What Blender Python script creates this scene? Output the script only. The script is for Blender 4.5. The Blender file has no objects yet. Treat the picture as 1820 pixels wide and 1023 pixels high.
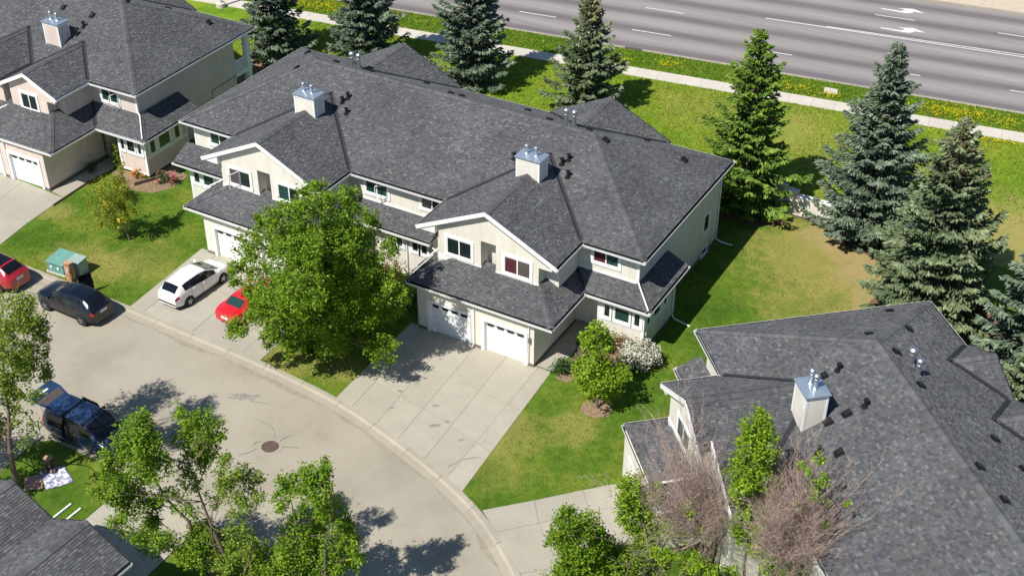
import bpy, math, random
import numpy as np
from mathutils import Vector, Matrix
random.seed(7); rng = np.random.default_rng(7)
SC = bpy.context.scene
COL = SC.collection
R = math.radians

# ---------------------------------------------------------------- camera, sun, sky, exposure
cam_d = bpy.data.cameras.new('camera'); cam = bpy.data.objects.new('camera', cam_d); COL.objects.link(cam)
cam_d.sensor_width = 36.0; cam_d.lens = 46.6225; cam_d.clip_start = 1.0; cam_d.clip_end = 2000.0
cam.matrix_world = Matrix(((0.8685067,-0.2850868,0.4054894,27.9324969),(0.4956636,0.4933867,-0.7147637,-51.7450520),(0.0037066,0.8217634,0.5698168,46.2010148),(0,0,0,1)))
SC.camera = cam
SUN_TO = Vector((.2, .73, -1)).normalized()          # direction the sunlight travels
sun_d = bpy.data.lights.new('sun', 'SUN'); sun = bpy.data.objects.new('sun', sun_d); COL.objects.link(sun)
sun_d.energy = 5.0; sun_d.angle = R(.55); sun_d.color = (1, .955, .88)
sun.rotation_euler = SUN_TO.to_track_quat('-Z', 'Y').to_euler(); sun.location = (-20, -60, 80)
W = bpy.data.worlds.new('World'); SC.world = W; W.use_nodes = True
wn = W.node_tree; sky = wn.nodes.new('ShaderNodeTexSky'); sky.sky_type = 'NISHITA'; sky.sun_disc = False
sky.sun_elevation = math.asin(-SUN_TO.z); sky.sun_rotation = math.atan2(-SUN_TO.x, -SUN_TO.y)
sky.altitude = 1000; sky.air_density = 1.0; sky.dust_density = .3; sky.ozone_density = 3.0
wn.nodes['Background'].inputs[1].default_value = .092
wn.links.new(sky.outputs[0], wn.nodes['Background'].inputs[0])
SC.view_settings.view_transform = 'Standard'; SC.view_settings.look = 'None'
SC.view_settings.exposure = 0.31; SC.view_settings.gamma = 1.0; SC.view_settings.use_curve_mapping = False

# ---------------------------------------------------------------- materials
class NT:
    def __init__(s, name, col=(.5,.5,.5), rough=.8, metal=0., spec=.4):
        s.m = bpy.data.materials.new(name); s.m.use_nodes = True; s.t = s.m.node_tree
        s.b = s.t.nodes['Principled BSDF']; s.out = s.t.nodes['Material Output']
        s.b.inputs['Base Color'].default_value = (*col, 1); s.b.inputs['Roughness'].default_value = rough
        s.b.inputs['Metallic'].default_value = metal; s.b.inputs['Specular IOR Level'].default_value = spec
    def n(s, kind, **kw):
        nd = s.t.nodes.new('ShaderNode'+kind)
        for k, v in kw.items():
            if hasattr(nd, k): setattr(nd, k, v)
            else: nd.inputs[k].default_value = v
        return nd
    def l(s, a, b): s.t.links.new(a, b)
    def pos(s):
        return s.n('NewGeometry').outputs['Position']
    def noise(s, scale, detail=4, rough=.6, vec=None):
        nd = s.n('TexNoise'); nd.inputs['Scale'].default_value = scale; nd.inputs['Detail'].default_value = detail
        nd.inputs['Roughness'].default_value = rough
        s.l(vec if vec is not None else s.pos(), nd.inputs['Vector']); return nd.outputs['Fac']
    def ramp(s, fac, stops):
        nd = s.n('ValToRGB'); cr = nd.color_ramp
        while len(cr.elements) < len(stops): cr.elements.new(.5)
        for e, (p, c) in zip(cr.elements, stops): e.position = p; e.color = (*c, 1) if len(c) == 3 else c
        s.l(fac, nd.inputs[0]); return nd.outputs[0]
    def mix(s, fac, a, b, kind='MIX'):
        nd = s.n('Mix', data_type='RGBA', blend_type=kind)
        for sock, v in ((nd.inputs[0], fac), (nd.inputs[6], a), (nd.inputs[7], b)):
            if isinstance(v, (int, float)): sock.default_value = v
            elif isinstance(v, tuple): sock.default_value = (*v, 1)
            else: s.l(v, sock)
        return nd.outputs[2]
    def math(s, op, a, b=0.):
        nd = s.n('Math', operation=op)
        for sock, v in ((nd.inputs[0], a), (nd.inputs[1], b)):
            if isinstance(v, (int, float)): sock.default_value = v
            else: s.l(v, sock)
        return nd.outputs[0]
    def col(s, sock): s.l(sock, s.b.inputs['Base Color'])
    def bump(s, h, strength=.3, dist=.02):
        nd = s.n('Bump'); nd.inputs['Strength'].default_value = strength; nd.inputs['Distance'].default_value = dist
        s.l(h, nd.inputs['Height']); s.l(nd.outputs[0], s.b.inputs['Normal'])
    def attr(s, name): return s.n('Attribute', attribute_name=name).outputs['Fac']

def g3(v): return (v, v, v)
def flat(name, col, rough=.7, metal=0., spec=.4, var=.12, scale=6.):
    t = NT(name, col, rough, metal, spec)
    t.col(t.ramp(t.noise(scale, 5), [(.3, tuple(c*(1-var) for c in col)), (.7, tuple(min(1, c*(1+var)) for c in col))]))
    return t.m
M = {}
def shingle_mat(name, k=1.0):
    t = NT(name, (.08,.08,.085), .95, 0, .2)
    c = t.ramp(t.attr('tone'), [(0, (.034*k,.035*k,.040*k)), (.22, (.048*k,.049*k,.055*k)), (.42, (.060*k,.060*k,.057*k)), (.58, (.063*k,.064*k,.071*k)), (.8, (.074*k,.074*k,.076*k)), (1, (.094*k,.095*k,.097*k))])
    w = t.ramp(t.noise(.35, 3), [(.3, g3(.82)), (.7, g3(1.12))])
    c = t.mix(1., c, w, 'MULTIPLY')
    gsp = t.ramp(t.noise(60, 2), [(.3, g3(.75)), (.7, g3(1.25))])
    c = t.mix(1., c, gsp, 'MULTIPLY')
    tint = t.ramp(t.noise(3.1, 2), [(.42, (.985,1.0,1.02)), (.64, (1.02,1.015,.96))])
    t.col(t.mix(1., c, tint, 'MULTIPLY')); t.bump(t.noise(70, 2), .5, .01); return t.m
M['shingle'] = shingle_mat('asphalt_shingle', 1.72)
M['cap'] = shingle_mat('ridge_cap_shingle', 1.62)
M['flash'] = flat('valley_metal', (.022,.022,.028), .6)
def stucco(name, col):
    t = NT(name, col, .9, 0, .25)
    mp = t.n('Mapping'); mp.inputs['Scale'].default_value = (2.6, 2.6, .28); t.l(t.pos(), mp.inputs['Vector'])
    big = t.mix(1., t.ramp(t.noise(.5, 4), [(.3, g3(.92)), (.7, g3(1.04))]), t.ramp(t.noise(1.0, 6, .7, mp.outputs[0]), [(.3, (.90,.885,.86)), (.62, g3(1.02))]), 'MULTIPLY')
    t.col(t.mix(1., t.ramp(t.noise(9, 6), [(.25, tuple(c*.93 for c in col)), (.75, tuple(min(1,c*1.05) for c in col))]), big, 'MULTIPLY'))
    t.bump(t.noise(45, 4), .35, .02); return t.m
M['stucco'] = stucco('cream_stucco', (.715,.68,.60))
M['stucco_pink'] = stucco('rose_beige_stucco', (.67,.565,.50))
M['white'] = flat('white_trim', (.80,.80,.78), .45, var=.04, scale=3)
M['door_white'] = flat('white_door', (.80,.80,.80), .4, var=.03, scale=2)
M['gutter_inside'] = flat('dark_gutter_inside', (.02,.018,.016), .95)  # plain dark colour for the inner faces of the gutters
M['glass'] = NT('window_glass', (.012,.022,.022), .04, 0, .6).m
M['glass_teal'] = NT('teal_window_glass', (.016,.052,.044), .05, 0, .6).m
M['glass_red'] = flat('red_curtained_glass', (.085,.020,.028), .12, var=.4, scale=14)
M['glass_grey'] = flat('grey_blind_glass', (.09,.075,.07), .1, var=.15, scale=10)
M['foundation'] = flat('parged_concrete', (.17,.145,.12), .9, var=.25)
M['black'] = flat('black_plastic', (.012,.012,.013), .5, var=.2)
M['steel'] = NT('galvanised_steel', (.62,.63,.66), .32, .9, .5).m
M['capmetal'] = NT('chimney_cap_metal', (.42,.50,.58), .28, .6, .6).m
M['bronze'] = NT('lamp_metal', (.25,.24,.22), .4, .6).m
def concrete(name, col, var=.12, stain=.5):
    t = NT(name, col, .9, 0, .25)
    c = t.ramp(t.noise(.8, 6, .65), [(.25, tuple(x*(1-var) for x in col)), (.75, tuple(x*(1+var*.7) for x in col))])
    c = t.mix(1., c, t.ramp(t.noise(14, 5), [(.3, g3(.93)), (.7, g3(1.05))]), 'MULTIPLY')
    ob = t.n('ObjectInfo').outputs['Random']
    c = t.mix(1., c, t.ramp(ob, [(0, g3(.95)), (1, g3(1.04))]), 'MULTIPLY')
    s = t.ramp(t.noise(.55, 7, .72), [(.60, g3(1)), (.72, (1-stain*.45, 1-stain*.45, 1-stain*.42))])
    t.col(t.mix(1., c, s, 'MULTIPLY')); t.bump(t.noise(50, 4), .25, .01); return t.m
M['drive'] = concrete('driveway_concrete', (.385,.356,.288), .1, .55)
M['drive2'] = concrete('worn_driveway_concrete', (.37,.345,.282), .1, .35)
M['kerb'] = concrete('kerb_concrete', (.355,.32,.255), .12, .3)
M['walk'] = concrete('sidewalk_concrete', (.54,.495,.43), .08, .2)
M['pad'] = concrete('pad_concrete', (.55,.51,.45), .08, .2)
def street():
    t = NT('old_street_concrete', (.45,.4,.32), .92, 0, .25)
    c = t.ramp(t.noise(.22, 6, .6), [(.28, (.278,.250,.196)), (.5, (.345,.313,.247)), (.72, (.380,.348,.278))])
    c = t.mix(1., c, t.ramp(t.noise(18, 8, .85), [(.3, g3(.80)), (.7, g3(1.15))]), 'MULTIPLY')
    c = t.mix(1., c, t.ramp(t.noise(1.3, 9, .82), [(.58, g3(1)), (.74, (.78,.75,.71))]), 'MULTIPLY')
    t.col(c); t.bump(t.noise(80, 3), .3, .008); return t.m
M['street'] = street()
def highway():
    t = NT('worn_asphalt', (.16,.15,.15), .9, 0, .3)
    mp = t.n('Mapping'); mp.inputs['Rotation'].default_value = (0, 0, R(-8.2)); t.l(t.pos(), mp.inputs['Vector'])
    sx = t.n('SeparateXYZ'); t.l(mp.outputs[0], sx.inputs[0])
    wob = t.math('ADD', sx.outputs[1], t.math('MULTIPLY', t.noise(.05, 2), .8))
    wave = t.math('SINE', t.math('MULTIPLY', wob, 2*math.pi/3.45))
    c = t.ramp(t.math('ADD', t.math('MULTIPLY', wave, .5), .5), [(0, (.150,.134,.137)), (.45, (.235,.212,.208)), (1, (.285,.258,.248))])
    st = t.n('Mapping'); st.inputs['Rotation'].default_value = (0, 0, R(-8.2)); st.inputs['Scale'].default_value = (.06, 1.2, 1)
    t.l(t.pos(), st.inputs['Vector'])
    c = t.mix(1., c, t.ramp(t.noise(1.0, 6, .7, st.outputs[0]), [(.3, g3(.84)), (.7, g3(1.12))]), 'MULTIPLY')
    c = t.mix(1., c, t.ramp(t.noise(20, 5, .8), [(.3, g3(.9)), (.7, g3(1.08))]), 'MULTIPLY')
    t.col(c); return t.m
M['highway'] = highway()
M['paint'] = flat('road_paint', (.62,.61,.58), .8, var=.25, scale=9)
M['sand'] = flat('median_sand', (.50,.42,.32), .95, var=.12, scale=2)
def grass(name, cols, dry=None, dryspots=(), s1=.35, s2=2.4):
    t = NT(name, cols[1], .95, 0, .15)
    a = t.ramp(t.noise(s1, 6, .65), [(.28, cols[0]), (.5, cols[1]), (.72, cols[2])])
    b = t.ramp(t.noise(s2, 6, .75), [(.3, g3(.68)), (.7, g3(1.28))])
    c = t.mix(1., a, b, 'MULTIPLY')
    c = t.mix(1., c, t.ramp(t.noise(22, 6, .8), [(.3, g3(.62)), (.7, g3(1.34))]), 'MULTIPLY')
    nz = t.noise(.9, 5, .7)
    for (x, y, r, dc, amt) in dryspots:
        vd = t.n('VectorMath', operation='DISTANCE'); t.l(t.pos(), vd.inputs[0]); vd.inputs[1].default_value = (x, y, 0)
        d = t.math('ADD', t.math('DIVIDE', vd.outputs['Value'], r), t.math('MULTIPLY', t.math('SUBTRACT', nz, .5), 1.9))
        f = t.ramp(d, [(.45, g3(amt)), (1.0, g3(0))])
        c = t.mix(f, c, t.mix(1., dc, t.ramp(t.noise(9, 5, .8), [(.3, g3(.75)), (.7, g3(1.2))]), 'MULTIPLY'))
    t.col(c); t.bump(t.noise(34, 5, .8), .7, .05); return t.m
DRY = (.36,.27,.125); STRAW = (.30,.265,.075)
M['lawn'] = grass('lawn_grass', [(.044,.100,.008), (.090,.164,.014), (.195,.220,.030)], dryspots=[
    (10.4,19.3,6.6,STRAW,.75), (13.6,18.6,3.0,DRY,.85), (10.6,22.0,3.0,DRY,.85), (15.0,15.6,2.6,DRY,.85), (12.2,20.6,2.6,DRY,.6),
    (1.6,-5.5,2.4,STRAW,.55), (4.4,-3.4,1.8,STRAW,.6), (-30.4,-4.9,2.6,STRAW,.6), (-28.2,-4.4,2.2,STRAW,.6),
    (-26.2,-3.2,3.0,STRAW,.35), (-12.4,-6.4,2.0,STRAW,.75), (-9.3,-5.4,1.7,STRAW,.6), (2.4,-8.2,2.4,STRAW,.3), (-35.5,-1.2,1.4,STRAW,.6),(12,14,5,STRAW,.45),(-17.5,-16.6,30,STRAW,0)])
M['meadow'] = grass('meadow_grass', [(.085,.195,.010), (.170,.265,.018), (.285,.285,.040)], s1=.16, s2=1.1, dryspots=[
    (2,34,6,STRAW,.5), (21,27,8,DRY,.55), (-5,34,4,STRAW,.4), (26,20,6,DRY,.6), (7,30,4,STRAW,.3)])
M['verge'] = grass('verge_grass', [(.080,.195,.010), (.140,.235,.014), (.235,.255,.026)], s1=.3, s2=1.5)
M['earth'] = flat('far_earth', (.14,.15,.05), .95)
M['soil'] = flat('mulch_soil', (.24,.165,.105), .98, var=.35, scale=5)
M['soil_dark'] = flat('spruce_litter', (.17,.105,.07), .98, var=.4, scale=4)
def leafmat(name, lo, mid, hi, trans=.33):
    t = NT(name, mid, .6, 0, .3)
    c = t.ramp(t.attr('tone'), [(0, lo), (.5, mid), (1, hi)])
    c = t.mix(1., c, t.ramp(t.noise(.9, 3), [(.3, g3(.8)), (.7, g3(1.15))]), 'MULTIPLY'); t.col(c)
    tr = t.n('BsdfTranslucent'); t.l(t.mix(1., c, (1.25,1.25,.6), 'MULTIPLY'), tr.inputs[0])
    mx = t.n('MixShader'); mx.inputs[0].default_value = trans
    t.l(t.b.outputs[0], mx.inputs[1]); t.l(tr.outputs[0], mx.inputs[2]); t.l(mx.outputs[0], t.out.inputs[0]); return t.m
M['leaf'] = leafmat('ash_leaves', (.045,.110,.007), (.165,.285,.015), (.360,.460,.035))
M['leaf_lime'] = leafmat('lime_leaves', (.080,.170,.008), (.225,.360,.018), (.380,.470,.035))
M['leaf_olive'] = leafmat('olive_leaves', (.060,.110,.012), (.190,.275,.026), (.370,.440,.07))
M['leaf_yellow'] = leafmat('yellowish_leaves', (.110,.140,.012), (.235,.275,.022), (.45,.42,.03))
M['leaf_dark'] = leafmat('dark_shrub_leaves', (.020,.055,.012), (.040,.095,.018), (.075,.145,.03), .25)
M['leaf_red'] = leafmat('reddish_leaves', (.10,.045,.025), (.19,.11,.05), (.27,.19,.08), .3)
M['leaf_purple'] = leafmat('purple_flowers', (.16,.09,.10), (.26,.17,.18), (.36,.26,.26), .3)
M['petal_white'] = leafmat('white_petals', (.40,.37,.26), (.62,.60,.52), (.8,.8,.76), .2)
M['petal_pink'] = leafmat('pink_petals', (.45,.07,.12), (.62,.16,.22), (.75,.35,.38), .2)
M['petal_orange'] = leafmat('orange_petals', (.5,.12,.04), (.65,.25,.08), (.7,.4,.15), .2)
M['petal_yellow'] = leafmat('yellow_petals', (.50,.42,.01), (.68,.58,.01), (.75,.68,.03), .3)
M['blade_lawn'] = leafmat('lawn_blades', (.048,.115,.009), (.100,.185,.015), (.20,.25,.032), .35)
M['blade_meadow'] = leafmat('meadow_blades', (.11,.21,.010), (.215,.285,.022), (.36,.33,.06), .35)
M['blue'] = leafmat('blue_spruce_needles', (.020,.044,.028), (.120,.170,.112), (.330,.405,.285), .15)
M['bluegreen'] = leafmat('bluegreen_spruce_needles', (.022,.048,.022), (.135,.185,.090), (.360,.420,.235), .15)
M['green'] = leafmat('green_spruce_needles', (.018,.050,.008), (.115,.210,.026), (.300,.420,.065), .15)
M['cone'] = flat('spruce_cones', (.36,.20,.085), .9, var=.35, scale=8)
M['bark'] = flat('grey_brown_bark', (.155,.115,.085), .95, var=.4, scale=9)
M['twig'] = flat('bare_twigs', (.345,.255,.215), .9, var=.4, scale=7)
M['wood'] = flat('weathered_fence_wood', (.36,.21,.12), .9, var=.25, scale=9)
M['timber'] = flat('dark_timber', (.11,.075,.05), .95, var=.3)
M['tyre'] = flat('rubber', (.018,.018,.018), .85, var=.2)
M['rim'] = NT('alloy', (.40,.40,.42), .35, .9).m
M['rim_dark'] = NT('dark_alloy', (.28,.28,.29), .35, .8).m
def paint(name, col, rough=.25, coat=1.0):
    t = NT(name, col, rough, 0, .5); t.b.inputs['Coat Weight'].default_value = coat; t.b.inputs['Coat Roughness'].default_value = .06
    d = t.ramp(t.noise(2.2, 5), [(.3, g3(.94)), (.7, g3(1.05))]); t.col(t.mix(1., col, d, 'MULTIPLY')); return t.m
M['car_white'] = paint('white_car_paint', (.78,.78,.77))
M['car_red'] = paint('red_car_paint', (.60,.012,.018))
M['car_dred'] = paint('deep_red_car_paint', (.36,.012,.02))
M['car_black'] = paint('black_blue_car_paint', (.004,.006,.013), .22, .45)
M['car_blue'] = paint('steel_blue_van_paint', (.018,.045,.115), .3)
M['car_glass'] = NT('car_glass', (.006,.007,.009), .04, 0, .6).m
M['tail'] = NT('tail_lens', (.35,.01,.02), .15, 0, .5).m
M['lamp'] = NT('head_lens', (.6,.6,.62), .1, .3, .5).m
M['plate'] = flat('licence_plate', (.72,.72,.70), .5, var=.05)
M['interior'] = flat('car_interior', (.014,.013,.013), .9, var=.3)
M['util_green'] = flat('green_cabinet_paint', (.12,.27,.235), .6, var=.12, scale=3)
M['util_pale'] = flat('pale_green_cabinet_paint', (.27,.36,.33), .6, var=.12, scale=3)
def rust():
    t = NT('rusty_pedestal_paint', (.5,.4,.33), .8)
    t.col(t.ramp(t.noise(5.5, 6, .7), [(.40, (.52,.45,.38)), (.50, (.42,.19,.07)), (.62, (.36,.12,.04))])); return t.m
M['rust'] = rust()
def blanket(name, stops, sc):
    t = NT(name, (.5,.5,.6), .95)
    vo = t.n('TexVoronoi'); vo.inputs['Scale'].default_value = sc; t.l(t.pos(), vo.inputs['Vector'])
    t.col(t.ramp(t.noise(sc, 2, .5), stops)); return t.m
M['blanket_blue'] = blanket('blue_white_quilt', [(.40, (.62,.62,.68)), (.48, (.5,.52,.62)), (.54, (.10,.14,.30)), (.62, (.45,.36,.36)), (.7, (.68,.68,.72))], 4.2)
M['blanket_red'] = blanket('red_tan_rug', [(.40, (.50,.33,.24)), (.48, (.42,.15,.10)), (.55, (.52,.36,.28)), (.64, (.22,.12,.10))], 5.5)
M['skin'] = flat('skin', (.42,.26,.19), .6, var=.06)
M['shirt'] = flat('brown_shirt', (.085,.06,.052), .9, var=.2)
M['straw'] = flat('straw_hat', (.46,.32,.18), .9, var=.15, scale=20)
M['hair'] = flat('dark_hair', (.02,.014,.010), .8)
M['iron'] = flat('rusty_cast_iron', (.105,.072,.060), .8, var=.3, scale=9)
M['crack'] = flat('tar_crack', (.10,.09,.08), .9)
M['joint'] = flat('joint_dirt', (.27,.24,.195), .95)
M['grit'] = flat('gutter_grit', (.285,.252,.195), .95, var=.16, scale=3)
M['stain'] = flat('oil_stain', (.25,.23,.20), .9, var=.25, scale=6)
M['mat_dark'] = flat('doormat', (.012,.013,.015), .95)
M['yellowtag'] = flat('yellow_marker', (.6,.42,.03), .7)
M['pole'] = flat('painted_pole', (.62,.64,.66), .5, var=.06)

# ---------------------------------------------------------------- mesh helpers
class MB:
    def __init__(s): s.v = []; s.f = []; s.m = []; s.tone = []
    def face(s, pts, m=0, tone=.5):
        i = len(s.v); s.v += [tuple(p) for p in pts]; s.f.append(tuple(range(i, i+len(pts)))); s.m.append(m); s.tone.append(tone)
    def box(s, x0, x1, y0, y1, z0, z1, m=0):
        s.hexa([(x0,y0,z0),(x1,y0,z0),(x1,y1,z0),(x0,y1,z0),(x0,y0,z1),(x1,y0,z1),(x1,y1,z1),(x0,y1,z1)], m)
    def hexa(s, p, m=0):
        i = len(s.v); s.v += [tuple(q) for q in p]
        for f in ((0,3,2,1),(4,5,6,7),(0,1,5,4),(1,2,6,5),(2,3,7,6),(3,0,4,7)):
            s.f.append(tuple(i+k for k in f)); s.m.append(m); s.tone.append(.5)
    def fbox(s, c, u, n, u0, u1, v0, v1, n0, n1, m=0):        # a box in a facade's own axes
        c, u, n = Vector(c), Vector(u), Vector(n); z = Vector((0,0,1))
        q = [c+u*a+z*b+n*d for b in (v0, v1) for a, d in ((u0,n1),(u1,n1),(u1,n0),(u0,n0))]
        s.hexa(q, m)
    def bar(s, a, b, w, h, m=0, up=(0,0,1)):
        a, b = Vector(a), Vector(b); d = (b-a).normalized(); r = d.cross(Vector(up))
        r = r.normalized() if r.length > 1e-6 else Vector((1,0,0)); t = r.cross(d)
        q = [p+r*i*w/2+t*j*h/2 for j in (-1, 1) for p, i in ((a,-1),(a,1),(b,1),(b,-1))]
        s.hexa(q, m)
    def prism(s, poly, d0, d1, axis='y', m=0):                # polygon given in the two other axes
        def P(a, b, d): return (a, d, b) if axis == 'y' else ((d, a, b) if axis == 'x' else (a, b, d))
        n = len(poly); i = len(s.v)
        s.v += [P(a, b, d0) for a, b in poly]+[P(a, b, d1) for a, b in poly]
        ar = sum(poly[k][0]*poly[(k+1) % n][1]-poly[(k+1) % n][0]*poly[k][1] for k in range(n))
        flip = (ar > 0) == (axis in 'y')
        if d1 < d0: flip = not flip
        A = list(range(i, i+n)); B = list(range(i+n, i+2*n))
        bot, top = (A[::-1], B) if not flip else (A, B[::-1])
        fs = [bot, top]
        for k in range(n):
            k2 = (k+1) % n; q = [A[k], A[k2], B[k2], B[k]]
            fs.append(q if not flip else q[::-1])
        for q in fs: s.f.append(tuple(q)); s.m.append(m); s.tone.append(.5)
    def tube(s, pts, rad, n=6, m=0, cap=True):
        pts = [Vector(p) for p in pts]; base = len(s.v); ref = Vector((.31, .77, .55))
        for k, p in enumerate(pts):
            d = (pts[min(k+1, len(pts)-1)]-pts[max(k-1, 0)]).normalized()
            a = d.cross(ref if abs(d.dot(ref)) < .95 else Vector((1,0,0))).normalized(); b = d.cross(a)
            r = rad[k] if hasattr(rad, '__len__') else rad
            s.v += [tuple(p+(a*math.cos(t)+b*math.sin(t))*r) for t in (2*math.pi*q/n for q in range(n))]
        for k in range(len(pts)-1):
            for q in range(n):
                s.f.append((base+k*n+q, base+k*n+(q+1) % n, base+(k+1)*n+(q+1) % n, base+(k+1)*n+q)); s.m.append(m); s.tone.append(.5)
        if cap:
            s.f.append(tuple(base+q for q in range(n))[::-1]); s.m.append(m); s.tone.append(.5)
            e = base+(len(pts)-1)*n; s.f.append(tuple(e+q for q in range(n))); s.m.append(m); s.tone.append(.5)
    def lathe(s, c, prof, n=16, m=0):
        c = Vector(c); base = len(s.v)
        for r, z in prof:
            s.v += [(c.x+r*math.cos(2*math.pi*q/n), c.y+r*math.sin(2*math.pi*q/n), c.z+z) for q in range(n)]
        for k in range(len(prof)-1):
            for q in range(n):
                s.f.append((base+k*n+q, base+k*n+(q+1) % n, base+(k+1)*n+(q+1) % n, base+(k+1)*n+q)); s.m.append(m); s.tone.append(.5)
        s.f.append(tuple(base+q for q in range(n))[::-1]); s.m.append(m); s.tone.append(.5)
        e = base+(len(prof)-1)*n; s.f.append(tuple(e+q for q in range(n))); s.m.append(m); s.tone.append(.5)
    def build(s, name, mats, parent=None, smooth=False, loc=None, tone=False):
        me = bpy.data.meshes.new(name); me.from_pydata(s.v, [], s.f)
        if not isinstance(mats, (list, tuple)): mats = [mats]
        for mm in mats: me.materials.append(M[mm] if isinstance(mm, str) else mm)
        if len(mats) > 1: me.polygons.foreach_set('material_index', s.m)
        if smooth: me.polygons.foreach_set('use_smooth', [True]*len(s.f))
        if tone: me.attributes.new('tone', 'FLOAT', 'FACE').data.foreach_set('value', s.tone)
        me.update(); o = bpy.data.objects.new(name, me); COL.objects.link(o)
        if loc is not None: o.location = loc
        if parent is not None: o.parent = parent
        return o
def quads_object(name, V, k, mat, parent=None, tone=None, loc=None):    # V: (faces*k, 3) array
    V = np.asarray(V, np.float32).reshape(-1, 3); nf = len(V)//k
    me = bpy.data.meshes.new(name); me.vertices.add(len(V)); me.vertices.foreach_set('co', V.ravel())
    me.loops.add(len(V)); me.loops.foreach_set('vertex_index', np.arange(len(V), dtype=np.int32))
    me.polygons.add(nf); me.polygons.foreach_set('loop_start', np.arange(0, len(V), k, dtype=np.int32))
    if tone is not None: me.attributes.new('tone', 'FLOAT', 'FACE').data.foreach_set('value', np.asarray(tone, np.float32))
    me.materials.append(M[mat]); me.update(calc_edges=True); me.validate()
    o = bpy.data.objects.new(name, me); COL.objects.link(o)
    if loc is not None: o.location = loc
    if parent is not None: o.parent = parent
    return o
def thing(name, label, cat, loc=(0,0,0), rot=0., group=None):
    o = bpy.data.objects.new(name, None); COL.objects.link(o); o.empty_display_size = .3
    o.location = loc; o.rotation_euler = (0, 0, rot); o['label'] = label; o['category'] = cat
    if group: o['group'] = group
    return o
def tag(o, label, cat, group=None):
    o['label'] = label; o['category'] = cat
    if group: o['group'] = group
    return o
def kind(o, k): o['kind'] = k; return o
def poly_sheet(name, poly, z, mat, parent=None, thick=0.):
    mb = MB()
    if thick: mb.prism(poly, z-thick, z, 'z')
    else:
        ar = sum(poly[k][0]*poly[(k+1) % len(poly)][1]-poly[(k+1) % len(poly)][0]*poly[k][1] for k in range(len(poly)))
        mb.face([(x, y, z) for x, y in (poly if ar > 0 else poly[::-1])])
    return mb.build(name, mat, parent)

# ---------------------------------------------------------------- ground, roads, paths
RZ = -.10                                                     # level of the street below the lawns
def arc(c, r, a0, a1, n): return [(c[0]+r*math.cos(R(a0+(a1-a0)*k/n)), c[1]+r*math.sin(R(a0+(a1-a0)*k/n))) for k in range(n+1)]
def smooth_line(P, n):
    P = np.array(P, float); t = np.r_[0, np.cumsum(np.hypot(*np.diff(P, axis=0).T))]
    for _ in range(2):
        q = [P[0]]
        for a, b in zip(P[:-1], P[1:]): q += [a*.75+b*.25, a*.25+b*.75]
        q.append(P[-1]); P = np.array(q)
    t = np.r_[0, np.cumsum(np.hypot(*np.diff(P, axis=0).T))]
    u = np.linspace(0, t[-1], n); return np.c_[np.interp(u, t, P[:,0]), np.interp(u, t, P[:,1])]
KERB = smooth_line([(-90,-6.9),(-45,-6.95),(-31,-7.0),(-23.6,-7.05),(-18.9,-7.2),(-14,-7.3),(-10.8,-7.55),(-7.7,-7.85),(-4,-8.75),(-.9,-9.7),
                    (1.8,-10.72),(3.4,-11.5),(4.95,-12.5),(7.2,-14.2),(9.6,-17.0),(11,-20.5),(11.4,-25),(10.5,-31),(8,-36)], 90)
kind(poly_sheet('ground', [(-420,-260),(420,-260),(420,420),(-420,420)], -.16, 'earth'), 'structure')
kind(poly_sheet('street', [(-95,-8.6)]+[tuple(p) for p in KERB]+[(8,-60),(-95,-60)], RZ, 'street'), 'structure')
lawn_poly = [tuple(p) for p in KERB]+[(60,-36),(60,23.6),(30,23.6),(-90,23.6)]
lawn = kind(poly_sheet('lawn', lawn_poly, 0, 'lawn', thick=.15), 'structure')
# the big road runs 8 degrees off the houses
RA = R(8.2); RD = np.array([math.cos(RA), math.sin(RA)]); RN = np.array([-RD[1], RD[0]]); RO = np.array([-.72, 43.3])
def rd(u, v): p = RO+RD*u+RN*v; return (float(p[0]), float(p[1]))
def strip(u0, u1, v0, v1): return [rd(u0,v0), rd(u1,v0), rd(u1,v1), rd(u0,v1)]
mead = [(-90,23.6),(60,23.6)]+[rd(120,-3.0), rd(-150,-3.0)]
kind(poly_sheet('meadow', mead, 0.0, 'meadow', thick=.15), 'structure')
kind(poly_sheet('verge', strip(-150,120,-2.995,-.3), 0, 'verge', thick=.15), 'structure')
kind(poly_sheet('highway', strip(-150,120,-.02,19.4), -.10, 'highway'), 'structure')
kind(poly_sheet('median', strip(-150,120,19.7,34), .03, 'sand', thick=.18), 'structure')
hk = kind(MB().build('highway_kerb', 'kerb'), 'structure')
mb = MB()
for k in range(24):
    u = -75+k*5.5
    mb = MB(); mb.prism(strip(u, u+5.48, -.298, -.02), -.12, .025, 'z'); mb.build('kerb_stone', 'kerb', hk)
mb = MB(); mb.prism(strip(-150,120,19.4,19.7), -.12, .05, 'z'); kind(mb.build('median_kerb', 'kerb'), 'structure')
walk = kind(MB().build('sidewalk', 'walk'), 'structure')
for k in range(62):                                           # slabs of the path beside the big road
    u = -62+k*1.75
    mb = MB(); q = strip(u, u+1.735, -5.05+.012*random.random(), -3.55)
    mb.prism(q, -.1, .045+.006*random.random(), 'z'); mb.build('slab', 'walk', walk)
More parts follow.
